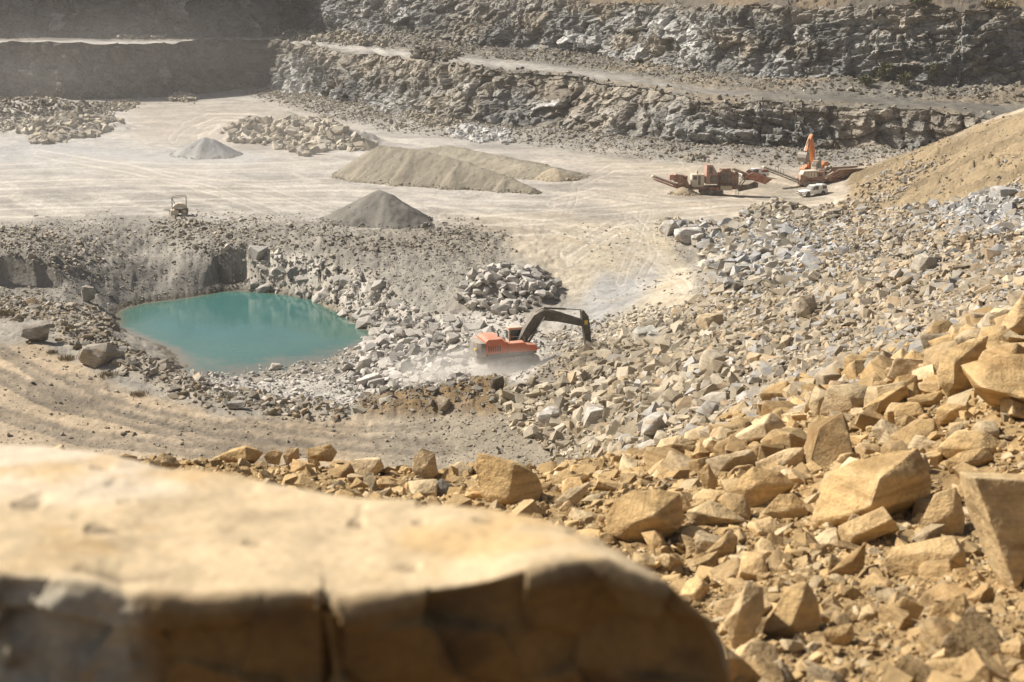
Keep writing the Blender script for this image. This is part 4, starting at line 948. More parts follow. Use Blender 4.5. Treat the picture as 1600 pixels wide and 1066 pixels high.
for n_, k in enumerate(single):
    x, y, z, s, zn = ROCKS[k, :5]; rr = np.random.default_rng(int(k) + 5)
    me = DETAIL[n_ % 18]
    if n_ % 18 not in protos: protos[n_ % 18] = ob = bpy.data.objects.new('rock', me)
    else: ob = protos[n_ % 18].copy()
    COL.objects.link(ob); ob.location = (x, y, z); ob.scale = (s * 1.1,) * 3
    ob.rotation_euler = (rr.uniform(-.5, .5), rr.uniform(-.5, .5), rr.uniform(0, 6.28)); ob.color = (*ROCKS[k, 5:8], 1)
    nm, lab, grp = ZONES[int(zn)]
    if int(zn) == zj:
        lab, grp = (('ochre stone in the row along the rim behind the blurred boulder', 'ochre stones along the rim') if u_[k] < 900 else ('ochre stone wedged among the large blocks in the upper near slope', 'ochre stones between the large blocks') if y > 17 else ('ochre stone lying in loose dirt low on the near slope', 'ochre stones in the loose dirt'))
    elif int(zn) == zr:
        lab, grp = (('broken grey rock at the toe of the rubble beside the dirt road', 'rocks at the toe of the rubble') if u_[k] < 1020 else ('broken buff rock in the middle of the rubble between excavator and near slope', 'rocks in the middle of the rubble') if u_[k] < 1300 else ('broken buff rock high in the rubble below the tan sand bank', 'rocks high in the rubble'))
    tag(ob, lab, 'rock', grp)
def stones(rk):
    """many stones as one set of verts, faces and colours"""
    n = len(rk); yaw = RNG.random(n) * 6.2832; px_, py_ = RNG.normal(0, 0.45, n), RNG.normal(0, 0.45, n)
    cz_, sz_, cx_, sx_, cy_, sy_ = np.cos(yaw), np.sin(yaw), np.cos(px_), np.sin(px_), np.cos(py_), np.sin(py_)
    RM = np.zeros((n, 3, 3))
    RM[:, 0, 0] = cz_ * cy_; RM[:, 0, 1] = cz_ * sy_ * sx_ - sz_ * cx_; RM[:, 0, 2] = cz_ * sy_ * cx_ + sz_ * sx_
    RM[:, 1, 0] = sz_ * cy_; RM[:, 1, 1] = sz_ * sy_ * sx_ + cz_ * cx_; RM[:, 1, 2] = sz_ * sy_ * cx_ - cz_ * sx_
    RM[:, 2, 0] = -sy_; RM[:, 2, 1] = cy_ * sx_; RM[:, 2, 2] = cy_ * cx_
    which = RNG.integers(0, len(LIB), n)
    vs, fs, cs, off = [], [], [], 0
    for k, (lv, lf) in enumerate(LIB):
        i = np.nonzero(which == k)[0]
        if not len(i): continue
        v = np.einsum('nij,mj->nmi', RM[i], lv) * rk[i, 3][:, None, None] * 1.15 + rk[i, :3][:, None]
        f = lf[None] + (np.arange(len(i)) * len(lv))[:, None, None] + off
        vs.append(v.reshape(-1, 3)); fs.append(f.reshape(-1, 3)); cs.append(np.repeat(rk[i, 5:8], len(lv), 0)); off += len(i) * len(lv)
    return np.concatenate(vs), np.concatenate(fs), np.concatenate(cs)
vs, fs, cs = stones(ROCKS[rest])
rub = np_mesh('rubble', vs, fs, RUBBLE, cs)
tag(rub, kind='stuff', label='broken rock and stones strewn over the slopes and heaps of the quarry')
print('ROCKS', len(ROCKS), 'tris', len(fs))
# ================================================================= spoil heaps
PILE = earth_mat('pile_gravel', 'attr', speck=2.4, coarse=0.25, b1=0.5, d1=0.12, b2=0.7, d2=0.06, lo=0.86, hi=1.12, fine=9.0)
def pile(ridge, col, label, repose=0.66, seed=0, rough=0.12, step=0.22, streak=0.03, group=None):
    """a tipped heap: ridge points (u, v of the ground below, height)"""
    q = np.array([[*on_ground(u, v)[:2], h] for u, v, h in ridge]); pad = q[:, 2].max() / repose + 1.5
    xs = np.arange(q[:, 0].min() - pad, q[:, 0].max() + pad, step); ys = np.arange(q[:, 1].min() - pad, q[:, 1].max() + pad, step)
    X, Y = np.meshgrid(xs, ys); G = ground_z(X, Y)
    best = np.full(X.shape, -9.0); ang = np.zeros(X.shape); dist = np.zeros(X.shape)
    segs = list(zip(q[:-1], q[1:])) if len(q) > 1 else [(q[0], q[0])]
    for a, b in segs:
        ex, ey = b[0] - a[0], b[1] - a[1]; t = np.clip(((X - a[0]) * ex + (Y - a[1]) * ey) / (ex * ex + ey * ey + 1e-9), 0, 1)
        cx_, cy_ = a[0] + t * ex, a[1] + t * ey; d = np.hypot(X - cx_, Y - cy_); h = a[2] + t * (b[2] - a[2])
        an = np.arctan2(Y - cy_, X - cx_)
        rep = repose * (1 + 0.10 * np.sin(an * 3 + seed) + 0.05 * np.sin(an * 7 + 2 * seed))
        z = h + 0.25 - np.sqrt((rep * d) ** 2 + 0.06)
        m = z > best; best = np.where(m, z, best); ang = np.where(m, an + t * 3, ang); dist = np.where(m, d, dist)
    z = best + rough * fbm(X / 1.8, Y / 1.8, 4, seed + 3) + 0.05 * fbm(X / 0.6, Y / 0.6, 2, seed + 13) + streak * (vnoise(ang * 9, dist * 0.25, seed + 8) - 0.5) * sstep(0.3, 2.0, dist) + 0.25 * rough * facets(X / 0.5, Y / 0.5, seed + 4)[0]
    foot = 0.35 * fbm(X / 2.5, Y / 2.5, 3, seed + 5)
    z = np.where(z < foot, np.maximum(z - 0.0, foot - 0.9 * (foot - z)), z)
    keep = z > -0.35
    Z = q[:, :1].min() * 0 + G + np.maximum(z, -0.4)
    f = grid_faces(*X.shape); kf = keep.ravel()[f].all(1); f = f[kf]
    used = np.unique(f); re = np.full(X.size, -1); re[used] = np.arange(len(used))
    c = np.array(col)[None, None] * (0.92 + 0.10 * (vnoise(ang * 7, dist * 0.3, seed + 9) - 0.5) + 0.16 * fbm(X / 2, Y / 2, 4, seed + 6))[..., None]
    V = np.c_[X.ravel(), Y.ravel(), Z.ravel()][used]; base = np.array([q[:, 0].mean(), q[:, 1].mean(), float(ground_z(q[:, 0].mean(), q[:, 1].mean()))])
    o = np_mesh('gravel_pile', V - base, re[f], PILE, c.reshape(-1, 3)[used], smooth=True); o.location = base
    # coarse stones that rolled to the toe, and a few on the flanks
    w = np.where(keep & (z > -0.2), np.exp(-((z - 0.1) / 0.25) ** 2) + 0.012, 0).ravel(); n_ = int(60 + 26 * (xs[-1] - xs[0])); rr = np.random.default_rng(seed)
    k = rr.choice(w.size, n_, p=w / w.sum()); sz = 0.12 / (1 - 0.85 * rr.random(n_)) ** 0.6
    cc = np.array(col)[None] * (1.25 + 0.2 * rr.normal(size=(n_, 1))).clip(.6, 1.6)
    v_, f_, c_s = stones(np.c_[X.ravel()[k] - base[0], Y.ravel()[k] - base[1], Z.ravel()[k] + 0.1 * sz - base[2], sz, np.zeros(n_), cc])
    tag(np_mesh('loose_stone', v_, f_, RUBBLE, c_s, parent=o), kind='stuff')
    return tag(o, label, 'gravel pile', group)
pile([(594, 346, 4.5), (602, 347, 4.3)], (0.195, 0.18, 0.152), 'dark grey cone of gravel at the edge of the quarry floor above the pond', seed=1, rough=0.05, streak=0.06, repose=0.62)
pile([(322, 243, 3.6), (332, 243, 3.3)], (0.285, 0.28, 0.265), 'bluish grey cone of gravel far out on the dusty floor', seed=2, rough=0.06, repose=0.58)
pile([(596, 276, 5.4), (650, 281, 5.2), (720, 288, 4.1), (790, 296, 2.2), (832, 302, 0.8)], (0.262, 0.23, 0.172), 'long tan gravel heap with a shaded front and a crest falling sideways', seed=3, rough=0.2, repose=0.64)
pile([(640, 254, 2.2), (700, 252, 2.9), (770, 262, 2.3), (830, 272, 1.7), (868, 276, 1.3)], (0.285, 0.25, 0.185), 'broad low tan heap just behind the long tan gravel heap', seed=4, rough=0.2, repose=0.27)
pile([(866, 279, 1.8), (874, 280, 1.5)], (0.36, 0.30, 0.21), 'small brown heap at the tail of the broad low tan heap', seed=5, repose=0.5)
pile([(448, 186, 2.0), (456, 187, 1.6)], (0.32, 0.29, 0.235), 'small dull heap of fines behind the far heap of blasted rock', seed=6, repose=0.45)
pile([(1068, 304, 1.3), (1075, 304, 1.0)], (0.36, 0.29, 0.195), 'little heap of crushed stone under the discharge conveyor of the red crusher', seed=7, repose=0.7)

# ================================================================= the boulder in front
FG = earth_mat('boulder_stone', 'attr', speck=7.0, coarse=2.6, b1=0.4, d1=0.02, b2=0.5, d2=0.006, lo=0.82, hi=1.12, fine=34.0)
us = np.linspace(-420, 1146, 760)
vf = np.interp(us, [-420, -100, 0, 150, 250, 400, 530, 700, 850, 960, 1040, 1100, 1130, 1146], [700, 690, 690, 700, 728, 745, 770, 785, 808, 850, 905, 955, 1003, 1075])
vn = np.interp(us, [-420, 0, 100, 150, 190, 230, 300, 420, 500, 512, 530, 640, 700, 760, 800, 850, 900, 945, 975, 1005, 1040, 1100, 1130, 1146], [890, 900, 905, 915, 932, 928, 935, 930, 930, 945, 938, 926, 918, 908, 898, 884, 876, 872, 888, 898, 908, 960, 1008, 1082])
zt = np.interp(us, [-420, 1000, 1040, 1100, 1146], [30.95, 31.0, 30.98, 30.86, 30.62])
K = 190
VX = np.zeros((K, len(us), 3))
for j, u in enumerate(us):
    n_ = np.array(P(u, vn[j], min(DZ(vn[j], zt[j]), 3.62))); Df = max(DZ(vf[j], zt[j] - 0.02), 3.75)
    f_ = np.array(P(u, vf[j], Df)); 
    under = float(np.interp(u, [60, 300], [-0.14, 0.10]))
    lo = n_ + np.array([0, under, -1.5]); bk = f_ + np.array([0, 0.25, -1.6])
    mid = n_ + np.array([0, under * 0.55, -0.35])
    ctrl = np.array([lo, mid, n_, f_, bk]); L_ = np.r_[0, np.cumsum(np.linalg.norm(np.diff(ctrl, axis=0), axis=1))]
    t_ = np.r_[np.linspace(L_[0], L_[1], 20, False), np.linspace(L_[1], L_[2], 50, False), np.linspace(L_[2], L_[3], 90, False), np.linspace(L_[3], L_[4], K - 160)]
    VX[:, j] = np.stack([np.interp(t_, L_, ctrl[:, a]) for a in range(3)], 1)
for _ in range(1):
    VX[1:-1] = 0.25 * VX[:-2] + 0.5 * VX[1:-1] + 0.25 * VX[2:]
kn = np.hanning(93)[1:-1]; kn /= kn.sum(); VP = np.pad(VX, ((0, 0), (45, 45), (0, 0)), mode='reflect', reflect_type='odd')
VS = np.stack([np.stack([np.convolve(VP[i, :, a], kn, 'valid') for a in range(3)], 1) for i in range(K)])
wS = (sstep(70, 92, np.arange(K))[:, None] * sstep(1110, 1060, us)[None])[..., None]
VX = VX * (1 - wS) + VS * wS
du = np.gradient(VX, axis=1); dk = np.gradient(VX, axis=0); NN = np.cross(du, dk); NN /= np.linalg.norm(NN, axis=2, keepdims=True) + 1e-9
if NN[110, 300, 2] < 0: NN = -NN
pf = VX.reshape(-1, 3); kk = np.broadcast_to(np.arange(K)[:, None], VX.shape[:2])
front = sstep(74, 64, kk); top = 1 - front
UU = np.broadcast_to(us[None], VX.shape[:2])
d = 0.024 * fbm3(pf, 1.4, 3, 1).reshape(front.shape) + 0.012 * fbm3(pf, 6, 4, 2).reshape(front.shape)
fx, c1, e1 = facets(pf[:, 0] / 0.22 + 0.3 * fbm3(pf, 4, 2, 5), pf[:, 2] / 0.17, 6, 1.2); fx = fx.reshape(front.shape)
pit = vnoise3(*(pf * 11).T, 8).reshape(front.shape)
rough_l = sstep(260, 180, UU)
d = d + front * (0.030 * fx + 0.03 * fbm3(pf, 3.0, 4, 7).reshape(front.shape)) - top * 0.010 * sstep(0.74, 0.86, pit)
d = d + front * rough_l * 0.055 * fbm3(pf, 7, 4, 9).reshape(front.shape)
crack = np.exp(-((UU - 508 - 6 * (vnoise3(*(pf * 5).T, 12).reshape(front.shape) - .5)) / 5.0) ** 2) * sstep(73, 67, kk)
d = d - 0.09 * crack
VV = VX + NN * d[..., None]
tanc = np.array((0.50, 0.385, 0.235))
n1 = fbm3(pf, 1.1, 4, 20).reshape(front.shape) * 0.5 + 0.5; n2 = fbm3(pf, 3.2, 4, 21).reshape(front.shape) * 0.5 + 0.5
c = mix(np.broadcast_to(tanc, front.shape + (3,)), (0.60, 0.50, 0.365), sstep(0.45, 0.7, n1))
c = mix(c, (0.50, 0.335, 0.155), 0.7 * sstep(0.52, 0.72, n2))
c = mix(c, (0.22, 0.17, 0.11), top * 0.85 * sstep(0.84, 0.90, pit))
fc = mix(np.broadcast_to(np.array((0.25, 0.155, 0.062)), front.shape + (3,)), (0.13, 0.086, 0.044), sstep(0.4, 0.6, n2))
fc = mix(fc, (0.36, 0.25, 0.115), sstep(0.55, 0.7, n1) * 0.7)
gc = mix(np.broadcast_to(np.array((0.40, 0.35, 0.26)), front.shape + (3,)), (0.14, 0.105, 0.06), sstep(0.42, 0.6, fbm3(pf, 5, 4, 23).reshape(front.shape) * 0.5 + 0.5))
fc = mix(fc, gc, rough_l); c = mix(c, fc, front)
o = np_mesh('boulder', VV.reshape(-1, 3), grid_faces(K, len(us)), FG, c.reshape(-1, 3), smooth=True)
tag(o, 'huge blurred flat-topped tan boulder with a dark cracked front right before the camera', 'boulder')

# ================================================================= bushes on the benches and dry tufts by the road
LEAF = {}
def leaf_mat(name, a, b_):
    m, nt, b = new_mat(name); geo = nt.nodes.new('ShaderNodeNewGeometry')
    r = ramp(nt, geo.outputs['Random Per Island'], [(0.0, a), (1.0, b_)]); nt.links.new(r, b.inputs['Base Color']); b.inputs['Roughness'].default_value = 0.8
    b.inputs['Specular IOR Level'].default_value = 0.2; return m
BUSH = leaf_mat('bush_leaf', (0.055, 0.06, 0.028), (0.13, 0.125, 0.06)); DRY = leaf_mat('dry_leaf', (0.17, 0.13, 0.07), (0.28, 0.225, 0.13)); GRN = leaf_mat('green_leaf', (0.06, 0.085, 0.025), (0.15, 0.16, 0.06))
STEM = paint('bush_stem', (0.10, 0.075, 0.05), rough=0.9, amount=0.1)
def bush(loc, w, h, mat, seed, name, label, cat, n=420, tuft=False, group=None):
    rr = np.random.default_rng(seed); root = empty(name, loc, rr.uniform(0, 6.28), label, cat, group)
    lobes = [(rr.uniform(-.32, .32) * w, rr.uniform(-.32, .32) * w, rr.uniform(.35, .75) * h, rr.uniform(.22, .36)) for _ in range(7)]
    V, Fc = [], []
    for k in range(n):
        if tuft:
            a = rr.uniform(0, 6.28); r0 = rr.uniform(0, .45) * w; b0 = np.array([math.cos(a) * r0, math.sin(a) * r0, 0]); lean_ = rr.uniform(.1, .7)
            dr = np.array([math.cos(a) * lean_, math.sin(a) * lean_, 1]); dr /= np.linalg.norm(dr); ln = h * rr.uniform(.5, 1.1); sd = np.cross(dr, rr.normal(size=3)); sd /= np.linalg.norm(sd); wd = 0.02 * h + .012
            quad = [b0 - sd * wd, b0 + sd * wd, b0 + dr * ln * .6 + sd * wd * .6, b0 + dr * ln]
        else:
            lx, ly, lz, lr = lobes[k % 7]; q = rr.normal(size=3); q /= np.linalg.norm(q); q *= rr.uniform(.35, 1.05)
            ce = np.array([lx, ly, lz]) + q * np.array([lr * w, lr * w, lr * h]); ce[2] = max(ce[2], .06 * h)
            e1 = rr.normal(size=3); e1 /= np.linalg.norm(e1); e2 = np.cross(e1, rr.normal(size=3)); e2 /= np.linalg.norm(e2); s_ = rr.uniform(.06, .13) * w
            quad = [ce - e1 * s_, ce + e2 * s_ * .5, ce + e1 * s_, ce - e2 * s_ * .5]
        Fc.append([4 * k, 4 * k + 1, 4 * k + 2, 4 * k + 3]); V += quad
    np_mesh('blade' if tuft else 'foliage', np.array(V), np.array(Fc), mat, parent=root)
    if not tuft:
        b = MB()
        for lx, ly, lz, lr in lobes[:5]: b.bar((0, 0, -.2), (lx, ly, lz), .025 * w, 5, .01 * w)
        b.build('stem', STEM, root)
    return root
def hit(u, v, dmin=200, dmax=470):
    """first point of bench, faces or hill at a pixel, found with a ray"""
    dg = bpy.context.evaluated_depsgraph_get(); o_ = Vector((0, 0, CAMZ)); t = Vector(P(u, v, 100)) - o_
    ok, loc, nrm, i, ob, _m = SC.ray_cast(dg, o_, t.normalized())
    return loc
for k, (u, v, w_, h_, mt, lab) in enumerate([(1352, 132, 3.2, 2.6, BUSH, 'olive bush at the foot of the upper rock face, first of the row'), (1382, 128, 4.2, 4.6, BUSH, 'tall olive bush with a pale top under the upper rock face'), (1412, 134, 3.6, 3.0, BUSH, 'low olive bush between two taller ones on the bench'),
      (1455, 127, 3.4, 4.2, BUSH, 'dark olive bush nearest the layered end of the upper rock face'), (1438, 10, 4.0, 3.0, GRN, 'green bush high on the brink of the upper rock face'), (1000, 100, 2.2, 1.6, BUSH, 'small bush alone on the bench below the dark recess'), (1560, 14, 6.0, 2.2, DRY, 'brown dry scrub on the brink of the upper rock face')]):
    bush(hit(u, v), w_, h_, mt, 40 + k, 'bush', lab, 'bush')
for k, (u, v, w_, h_, lab) in enumerate([(105, 562, 2.0, .55, 'dry grass tuft in front of the broad cracked boulder'), (168, 588, 2.2, .6, 'dry grass tuft at the right end of the broad cracked boulder'), (218, 618, 1.8, .5, 'dry grass tuft among the stones of the bank'), (52, 508, 1.4, .4, 'dry grass tuft behind the grey block on the plateau'), (82, 552, 1.2, .4, 'dry grass tuft in open dirt between two boulders'), (355, 625, 1.2, .4, 'dry grass tuft by the small dark flat block'), (8, 492, 2.4, .8, 'dark grass clump at the far edge of the plateau')]):
    x, y, z, D = on_ground(u, v); bush((x, y, z), w_, h_, DRY, 80 + k, 'grass_tuft', lab, 'grass tuft', 260, True)
# ================================================================= machines
ORANGE = paint('orange_red_paint', (0.62, 0.125, 0.045), 0.45, amount=0.30)
DIGGER = paint('deep_orange_paint', (0.66, 0.19, 0.025), 0.45, amount=0.22)
OLIVE = paint('dark_boom_paint', (0.052, 0.050, 0.042), 0.5, amount=0.16)
CWT = paint('counterweight_paint', (0.20, 0.185, 0.17), 0.6, amount=0.6)
STEELD = paint('dusty_steel', (0.12, 0.11, 0.10), 0.6, 0.3, amount=0.5)
TRACK = paint('dusty_track', (0.13, 0.12, 0.105), 0.8, 0.2, amount=0.75)
CHROME = paint('ram_steel', (0.5, 0.5, 0.5), 0.25, 0.9, amount=0.1)
GLASS = paint('dark_glass', (0.035, 0.045, 0.045), 0.08, 0.0, amount=0.12, spec=0.6)
BLACK = paint('black_rubber', (0.03, 0.03, 0.03), 0.8, amount=0.35)
RED = paint('faded_red_paint', (0.34, 0.085, 0.06), 0.6, amount=0.62)
BRICK = paint('rusty_red_paint', (0.24, 0.095, 0.06), 0.7, amount=0.72)
PINK = paint('sun_bleached_red_paint', (0.46, 0.20, 0.155), 0.6, amount=0.6)
CREAM = paint('dusty_cream_paint', (0.66, 0.58, 0.44), 0.6, amount=0.45)
YEL = paint('yellow_paint', (0.75, 0.52, 0.05), 0.5, amount=0.2)
WHITE = paint('white_paint', (0.80, 0.79, 0.76), 0.3, amount=0.12, scale=0.6)
BELT = paint('conveyor_belt', (0.055, 0.05, 0.045), 0.8, amount=0.5)

BKT = paint('worn_bucket_steel', (0.30, 0.28, 0.25), 0.6, 0.2, amount=0.6)

def box(name, mat, parent, *d, bev=0.03, label=None):
    return MB().box(*d, bev=bev).build(name, mat, parent, label=label)

def ribbon(pts, half):
    """offset a centre line (x, z, half width) into a closed outline"""
    up, dn = [], []
    for i, (x, z, h) in enumerate(pts):
        a = np.array(pts[max(i - 1, 0)][:2]); b = np.array(pts[min(i + 1, len(pts) - 1)][:2]); t = (b - a) / np.linalg.norm(b - a); nx, nz = -t[1], t[0]
        up.append((x + nx * h, z + nz * h)); dn.append((x - nx * h, z - nz * h))
    return up + dn[::-1]

def track(root, y, L, H, W, mat=TRACK, z0=0.0):
    r = H / 2; pts = []
    for k in range(13): a = math.pi / 2 + math.pi * k / 12; pts.append((-L / 2 + r + r * math.cos(a), z0 + r + r * math.sin(a)))
    for k in range(13): a = -math.pi / 2 + math.pi * k / 12; pts.append((L / 2 - r + r * math.cos(a), z0 + r + r * math.sin(a)))
    b = MB().prism(pts, y - W / 2, y + W / 2)
    n = int(L / 0.22)
    for k in range(n):                                            # grouser bars top and bottom
        x = -L / 2 + r + (L - 2 * r) * k / (n - 1)
        b.box(x - .04, x + .04, y - W / 2 - .01, y + W / 2 + .01, z0 + H - .01, z0 + H + .05); b.box(x - .04, x + .04, y - W / 2 - .01, y + W / 2 + .01, z0 - .05, z0 + .01)
    for k in range(1, 12):
        for sx in (-1, 1):
            a = math.pi / 2 - math.pi * k / 12; x = sx * (L / 2 - r + (r + .03) * math.cos(a)); z = z0 + r + (r + .03) * math.sin(a)
            b.box(-.03, .03, y - W / 2 - .01, y + W / 2 + .01, -.03, .03, mtx=Matrix.Translation((x, 0, z)) @ Matrix.Rotation(-sx * a, 4, 'Y'))
    o = b.build('track', mat, root)
    s = -1 if y < 0 else 1
    f = MB()
    for x in (-L / 2 + r, L / 2 - r): MB().drum((x, y, z0 + r), r * .74, s * (W / 2 - .02), s * (W / 2 + .06), 18).build('sprocket', STEELD, o)
    for k in range(5): MB().drum((-L / 2 + 2 * r + (L - 4 * r) * k / 4, y, z0 + r * .55), r * .36, s * (W / 2 - .02), s * (W / 2 + .05), 12).build('track_roller', STEELD, o)
    f.bm.free()
    return o

def ram(root, a, b, r, name='ram'):
    a, b = Vector(a), Vector(b); m = a.lerp(b, .58)
    o = MB().bar(a, m, r, 10).build(name, OLIVE if root.get('dark') else STEELD, root)
    MB().bar(m, b, r * .6, 10).build('piston_rod', CHROME, o)
    return o

def bucket(root, pin, ang, w, s=1.0, mat=STEELD):
    """digging bucket hung from pin (x, z), mouth turned by ang"""
    prof = [(-.05, .05), (.75, .12), (1.0, -.25), (1.02, -.75), (.75, -1.2), (.25, -1.38), (-.45, -1.30), (-.45, -1.22), (.2, -1.26), (.65, -1.1), (.90, -.72), (.88, -.28), (.68, .0), (-.05, -.06)]
    M_ = Matrix.Translation((pin[0], 0, pin[1])) @ Matrix.Rotation(ang, 4, 'Y') @ Matrix.Scale(s, 4)
    side = [(-.05, .05), (.75, .12), (1.0, -.25), (1.02, -.75), (.75, -1.2), (.25, -1.38), (-.45, -1.30), (-.1, -.7)]
    b = MB().prism(prof, -w / 2, w / 2)
    for y in (-w / 2, w / 2 - .05): b.prism(side, y, y + .05)
    for y in (-.2, .14): b.prism([(-.15, -.05), (-.1, .28), (.15, .34), (.6, .3), (.75, .1)], y, y + .07)
    b.bm.transform(M_); o = b.build('bucket', mat, root)
    for k in range(5):
        y = -w / 2 + .1 + (w - .2) * k / 4; t = MB().prism([(-.42, -1.34), (-.42, -1.2), (-.78, -1.30)], y - .07, y + .07); t.bm.transform(M_); t.build('tooth', mat, o)
    return o

def excavator(loc, heading, upper, boom, arm, bucket_ang, label, body, boom_mat, S=1.0, tilt=None):
    root = empty('excavator', loc, heading, label, 'excavator', tilt=tilt); root.scale = (S,) * 3
    if boom_mat is OLIVE: root['dark'] = 1
    for y in (-1.4, 1.4): track(root, y, 5.2, 1.1, .62)
    u = MB().box(-1.6, 1.6, -1.15, 1.15, .45, .95, .08).box(-2.0, 2.0, -1.3, 1.3, .5, .8).bar((0, 0, .9), (0, 0, 1.3), .85, 24); u.build('undercarriage', TRACK, root)
    rot = Matrix.Rotation(upper, 4, 'Z'); parts = []
    def add(o): parts.append(o); return o
    add(box('deck', STEELD, root, -2.7, 2.5, -1.5, 1.5, 1.28, 1.5))
    cw = [(-2.55, -1.55), (-2.55, 1.55), (-3.0, 1.55), (-3.35, 1.15), (-3.5, .5), (-3.5, -.5), (-3.35, -1.15), (-3.0, -1.55)]
    add(MB().prism([(x, y) for x, y in cw], 1.25, 2.62, bev=.08, axis='z').build('counterweight', CWT, root))
    st = MB().box(-3.52, -3.3, -1.2, -.9, 1.9, 2.05); add(st.build('marker_panel', YEL, root))
    h = MB().prism([(-2.53, 1.52), (-2.53, 2.72), (-2.3, 2.92), (-.9, 2.92), (-.75, 2.6), (-.35, 2.55), (-.35, 1.52)], -1.52, 1.48, bev=.05); hood = add(h.build('engine_hood', body, root))
    g = MB()
    for k in range(6): g.box(-2.3 + .22 * k, -2.2 + .22 * k, -1.545, -1.53, 1.75, 2.3)
    g.build('vent_grille', BLACK, hood)
    add(MB().bar((-1.0, -.5, 2.7), (-1.0, -.5, 3.25), .08, 10).bar((-1.0, -.5, 3.2), (-1.15, -.5, 3.4), .07, 10).build('exhaust_pipe', BLACK, root))
    t = MB().prism([(-.34, 1.52), (-.34, 2.42), (1.3, 2.42), (1.5, 2.2), (2.35, 2.12), (2.55, 1.9), (2.55, 1.52)], -1.52, -.55, bev=.05); add(t.build('side_tank', body, root))
    rl = MB().path([(-.2, -1.4, 2.4), (-.2, -1.4, 3.0), (1.2, -1.4, 3.0), (1.2, -1.4, 2.4)], .025, 6).path([(1.35, -1.4, 2.2), (1.35, -1.4, 2.95)], .03, 6); add(rl.build('handrail', STEELD, root))
    cab = MB().prism([(.35, 1.5), (.35, 3.2), (.5, 3.32), (1.75, 3.32), (2.25, 2.5), (2.35, 1.5)], .52, 1.52, bev=.05); cb = add(cab.build('cab', CREAM, root, label='dusty pale cab with dark windows'))
    MB().prism([(.5, 1.9), (.5, 3.18), (1.70, 3.18), (2.2, 2.45), (2.2, 1.9)], .495, .515).prism([(.5, 1.9), (.5, 3.18), (1.70, 3.18), (2.2, 2.45), (2.2, 1.9)], 1.53, 1.545).build('side_window', GLASS, cb)
    MB().quadbox([(1.86, .62, 3.16), (1.86, 1.42, 3.16), (2.26, 1.42, 2.52), (2.26, .62, 2.52)], [(1.90, .62, 3.19), (1.90, 1.42, 3.19), (2.30, 1.42, 2.55), (2.30, .62, 2.55)]).build('windscreen', GLASS, cb)
    MB().box(.32, .345, .65, 1.4, 2.3, 3.1).build('rear_window', GLASS, cb)
    MB().box(.3, 1.85, .46, 1.58, 3.27, 3.33, .02).build('roof_trim', body, cb); MB().box(.36, 1.8, .54, 1.5, 3.33, 3.40, .03).build('cab_roof', CREAM, cb)
    bo = add(MB().prism(ribbon(boom, 0), -.38, .38, bev=.04).build('boom', boom_mat, root))
    pb = MB()
    for k in (-.24, .24): pb.path([(boom[i][0] , k, boom[i][1] + boom[i][2] + .04) for i in range(1, len(boom))], .03, 6)
    pb.build('hydraulic_hose', BLACK, bo)
    ar = add(MB().prism(ribbon(arm, 0), -.30, .30, bev=.04).build('arm', boom_mat, root))
    ax_, az_, _w = arm[2]
    MB().box(ax_ - .2, ax_ + .12, -.315, -.303, az_ - .05, az_ + .35).build('warning_plate', YEL, ar)
    j = len(boom) // 2
    for y in (-.5, .5): add(ram(root, (1.75, y, 1.75), (boom[j][0], y, boom[j][1] - .1), .12))
    add(ram(root, (boom[j][0] + .1, 0, boom[j][1] + boom[j][2] + .12), (arm[0][0], 0, arm[0][1]), .10))
    k = len(arm) - 1
    add(ram(root, (arm[1][0] + .38, 0, arm[1][1]), (arm[k][0] + .42, 0, arm[k][1] + .45), .09))
    add(bucket(root, (arm[k][0], arm[k][1]), bucket_ang, 1.6, 1.1, STEELD if boom_mat is OLIVE else BKT))
    for o in parts: o.matrix_basis = rot @ o.matrix_basis
    return root
x, y, z, D = on_ground(792, 577)
EXC = excavator((x, y, z + .5), R(27), R(-9), [(1.15, 1.8, .34), (2.3, 3.5, .47), (2.95, 4.3, .52), (3.6, 4.62, .52), (5.2, 4.28, .43), (7.65, 3.5, .28)],
                [(7.55, 4.80, .12), (7.80, 4.2, .30), (7.95, 3.45, .36), (8.15, 2.0, .30), (8.25, .55, .2)], R(75), 'orange excavator with a dark boom digging in the rubble in a cloud of dust', ORANGE, OLIVE, S=1.04)

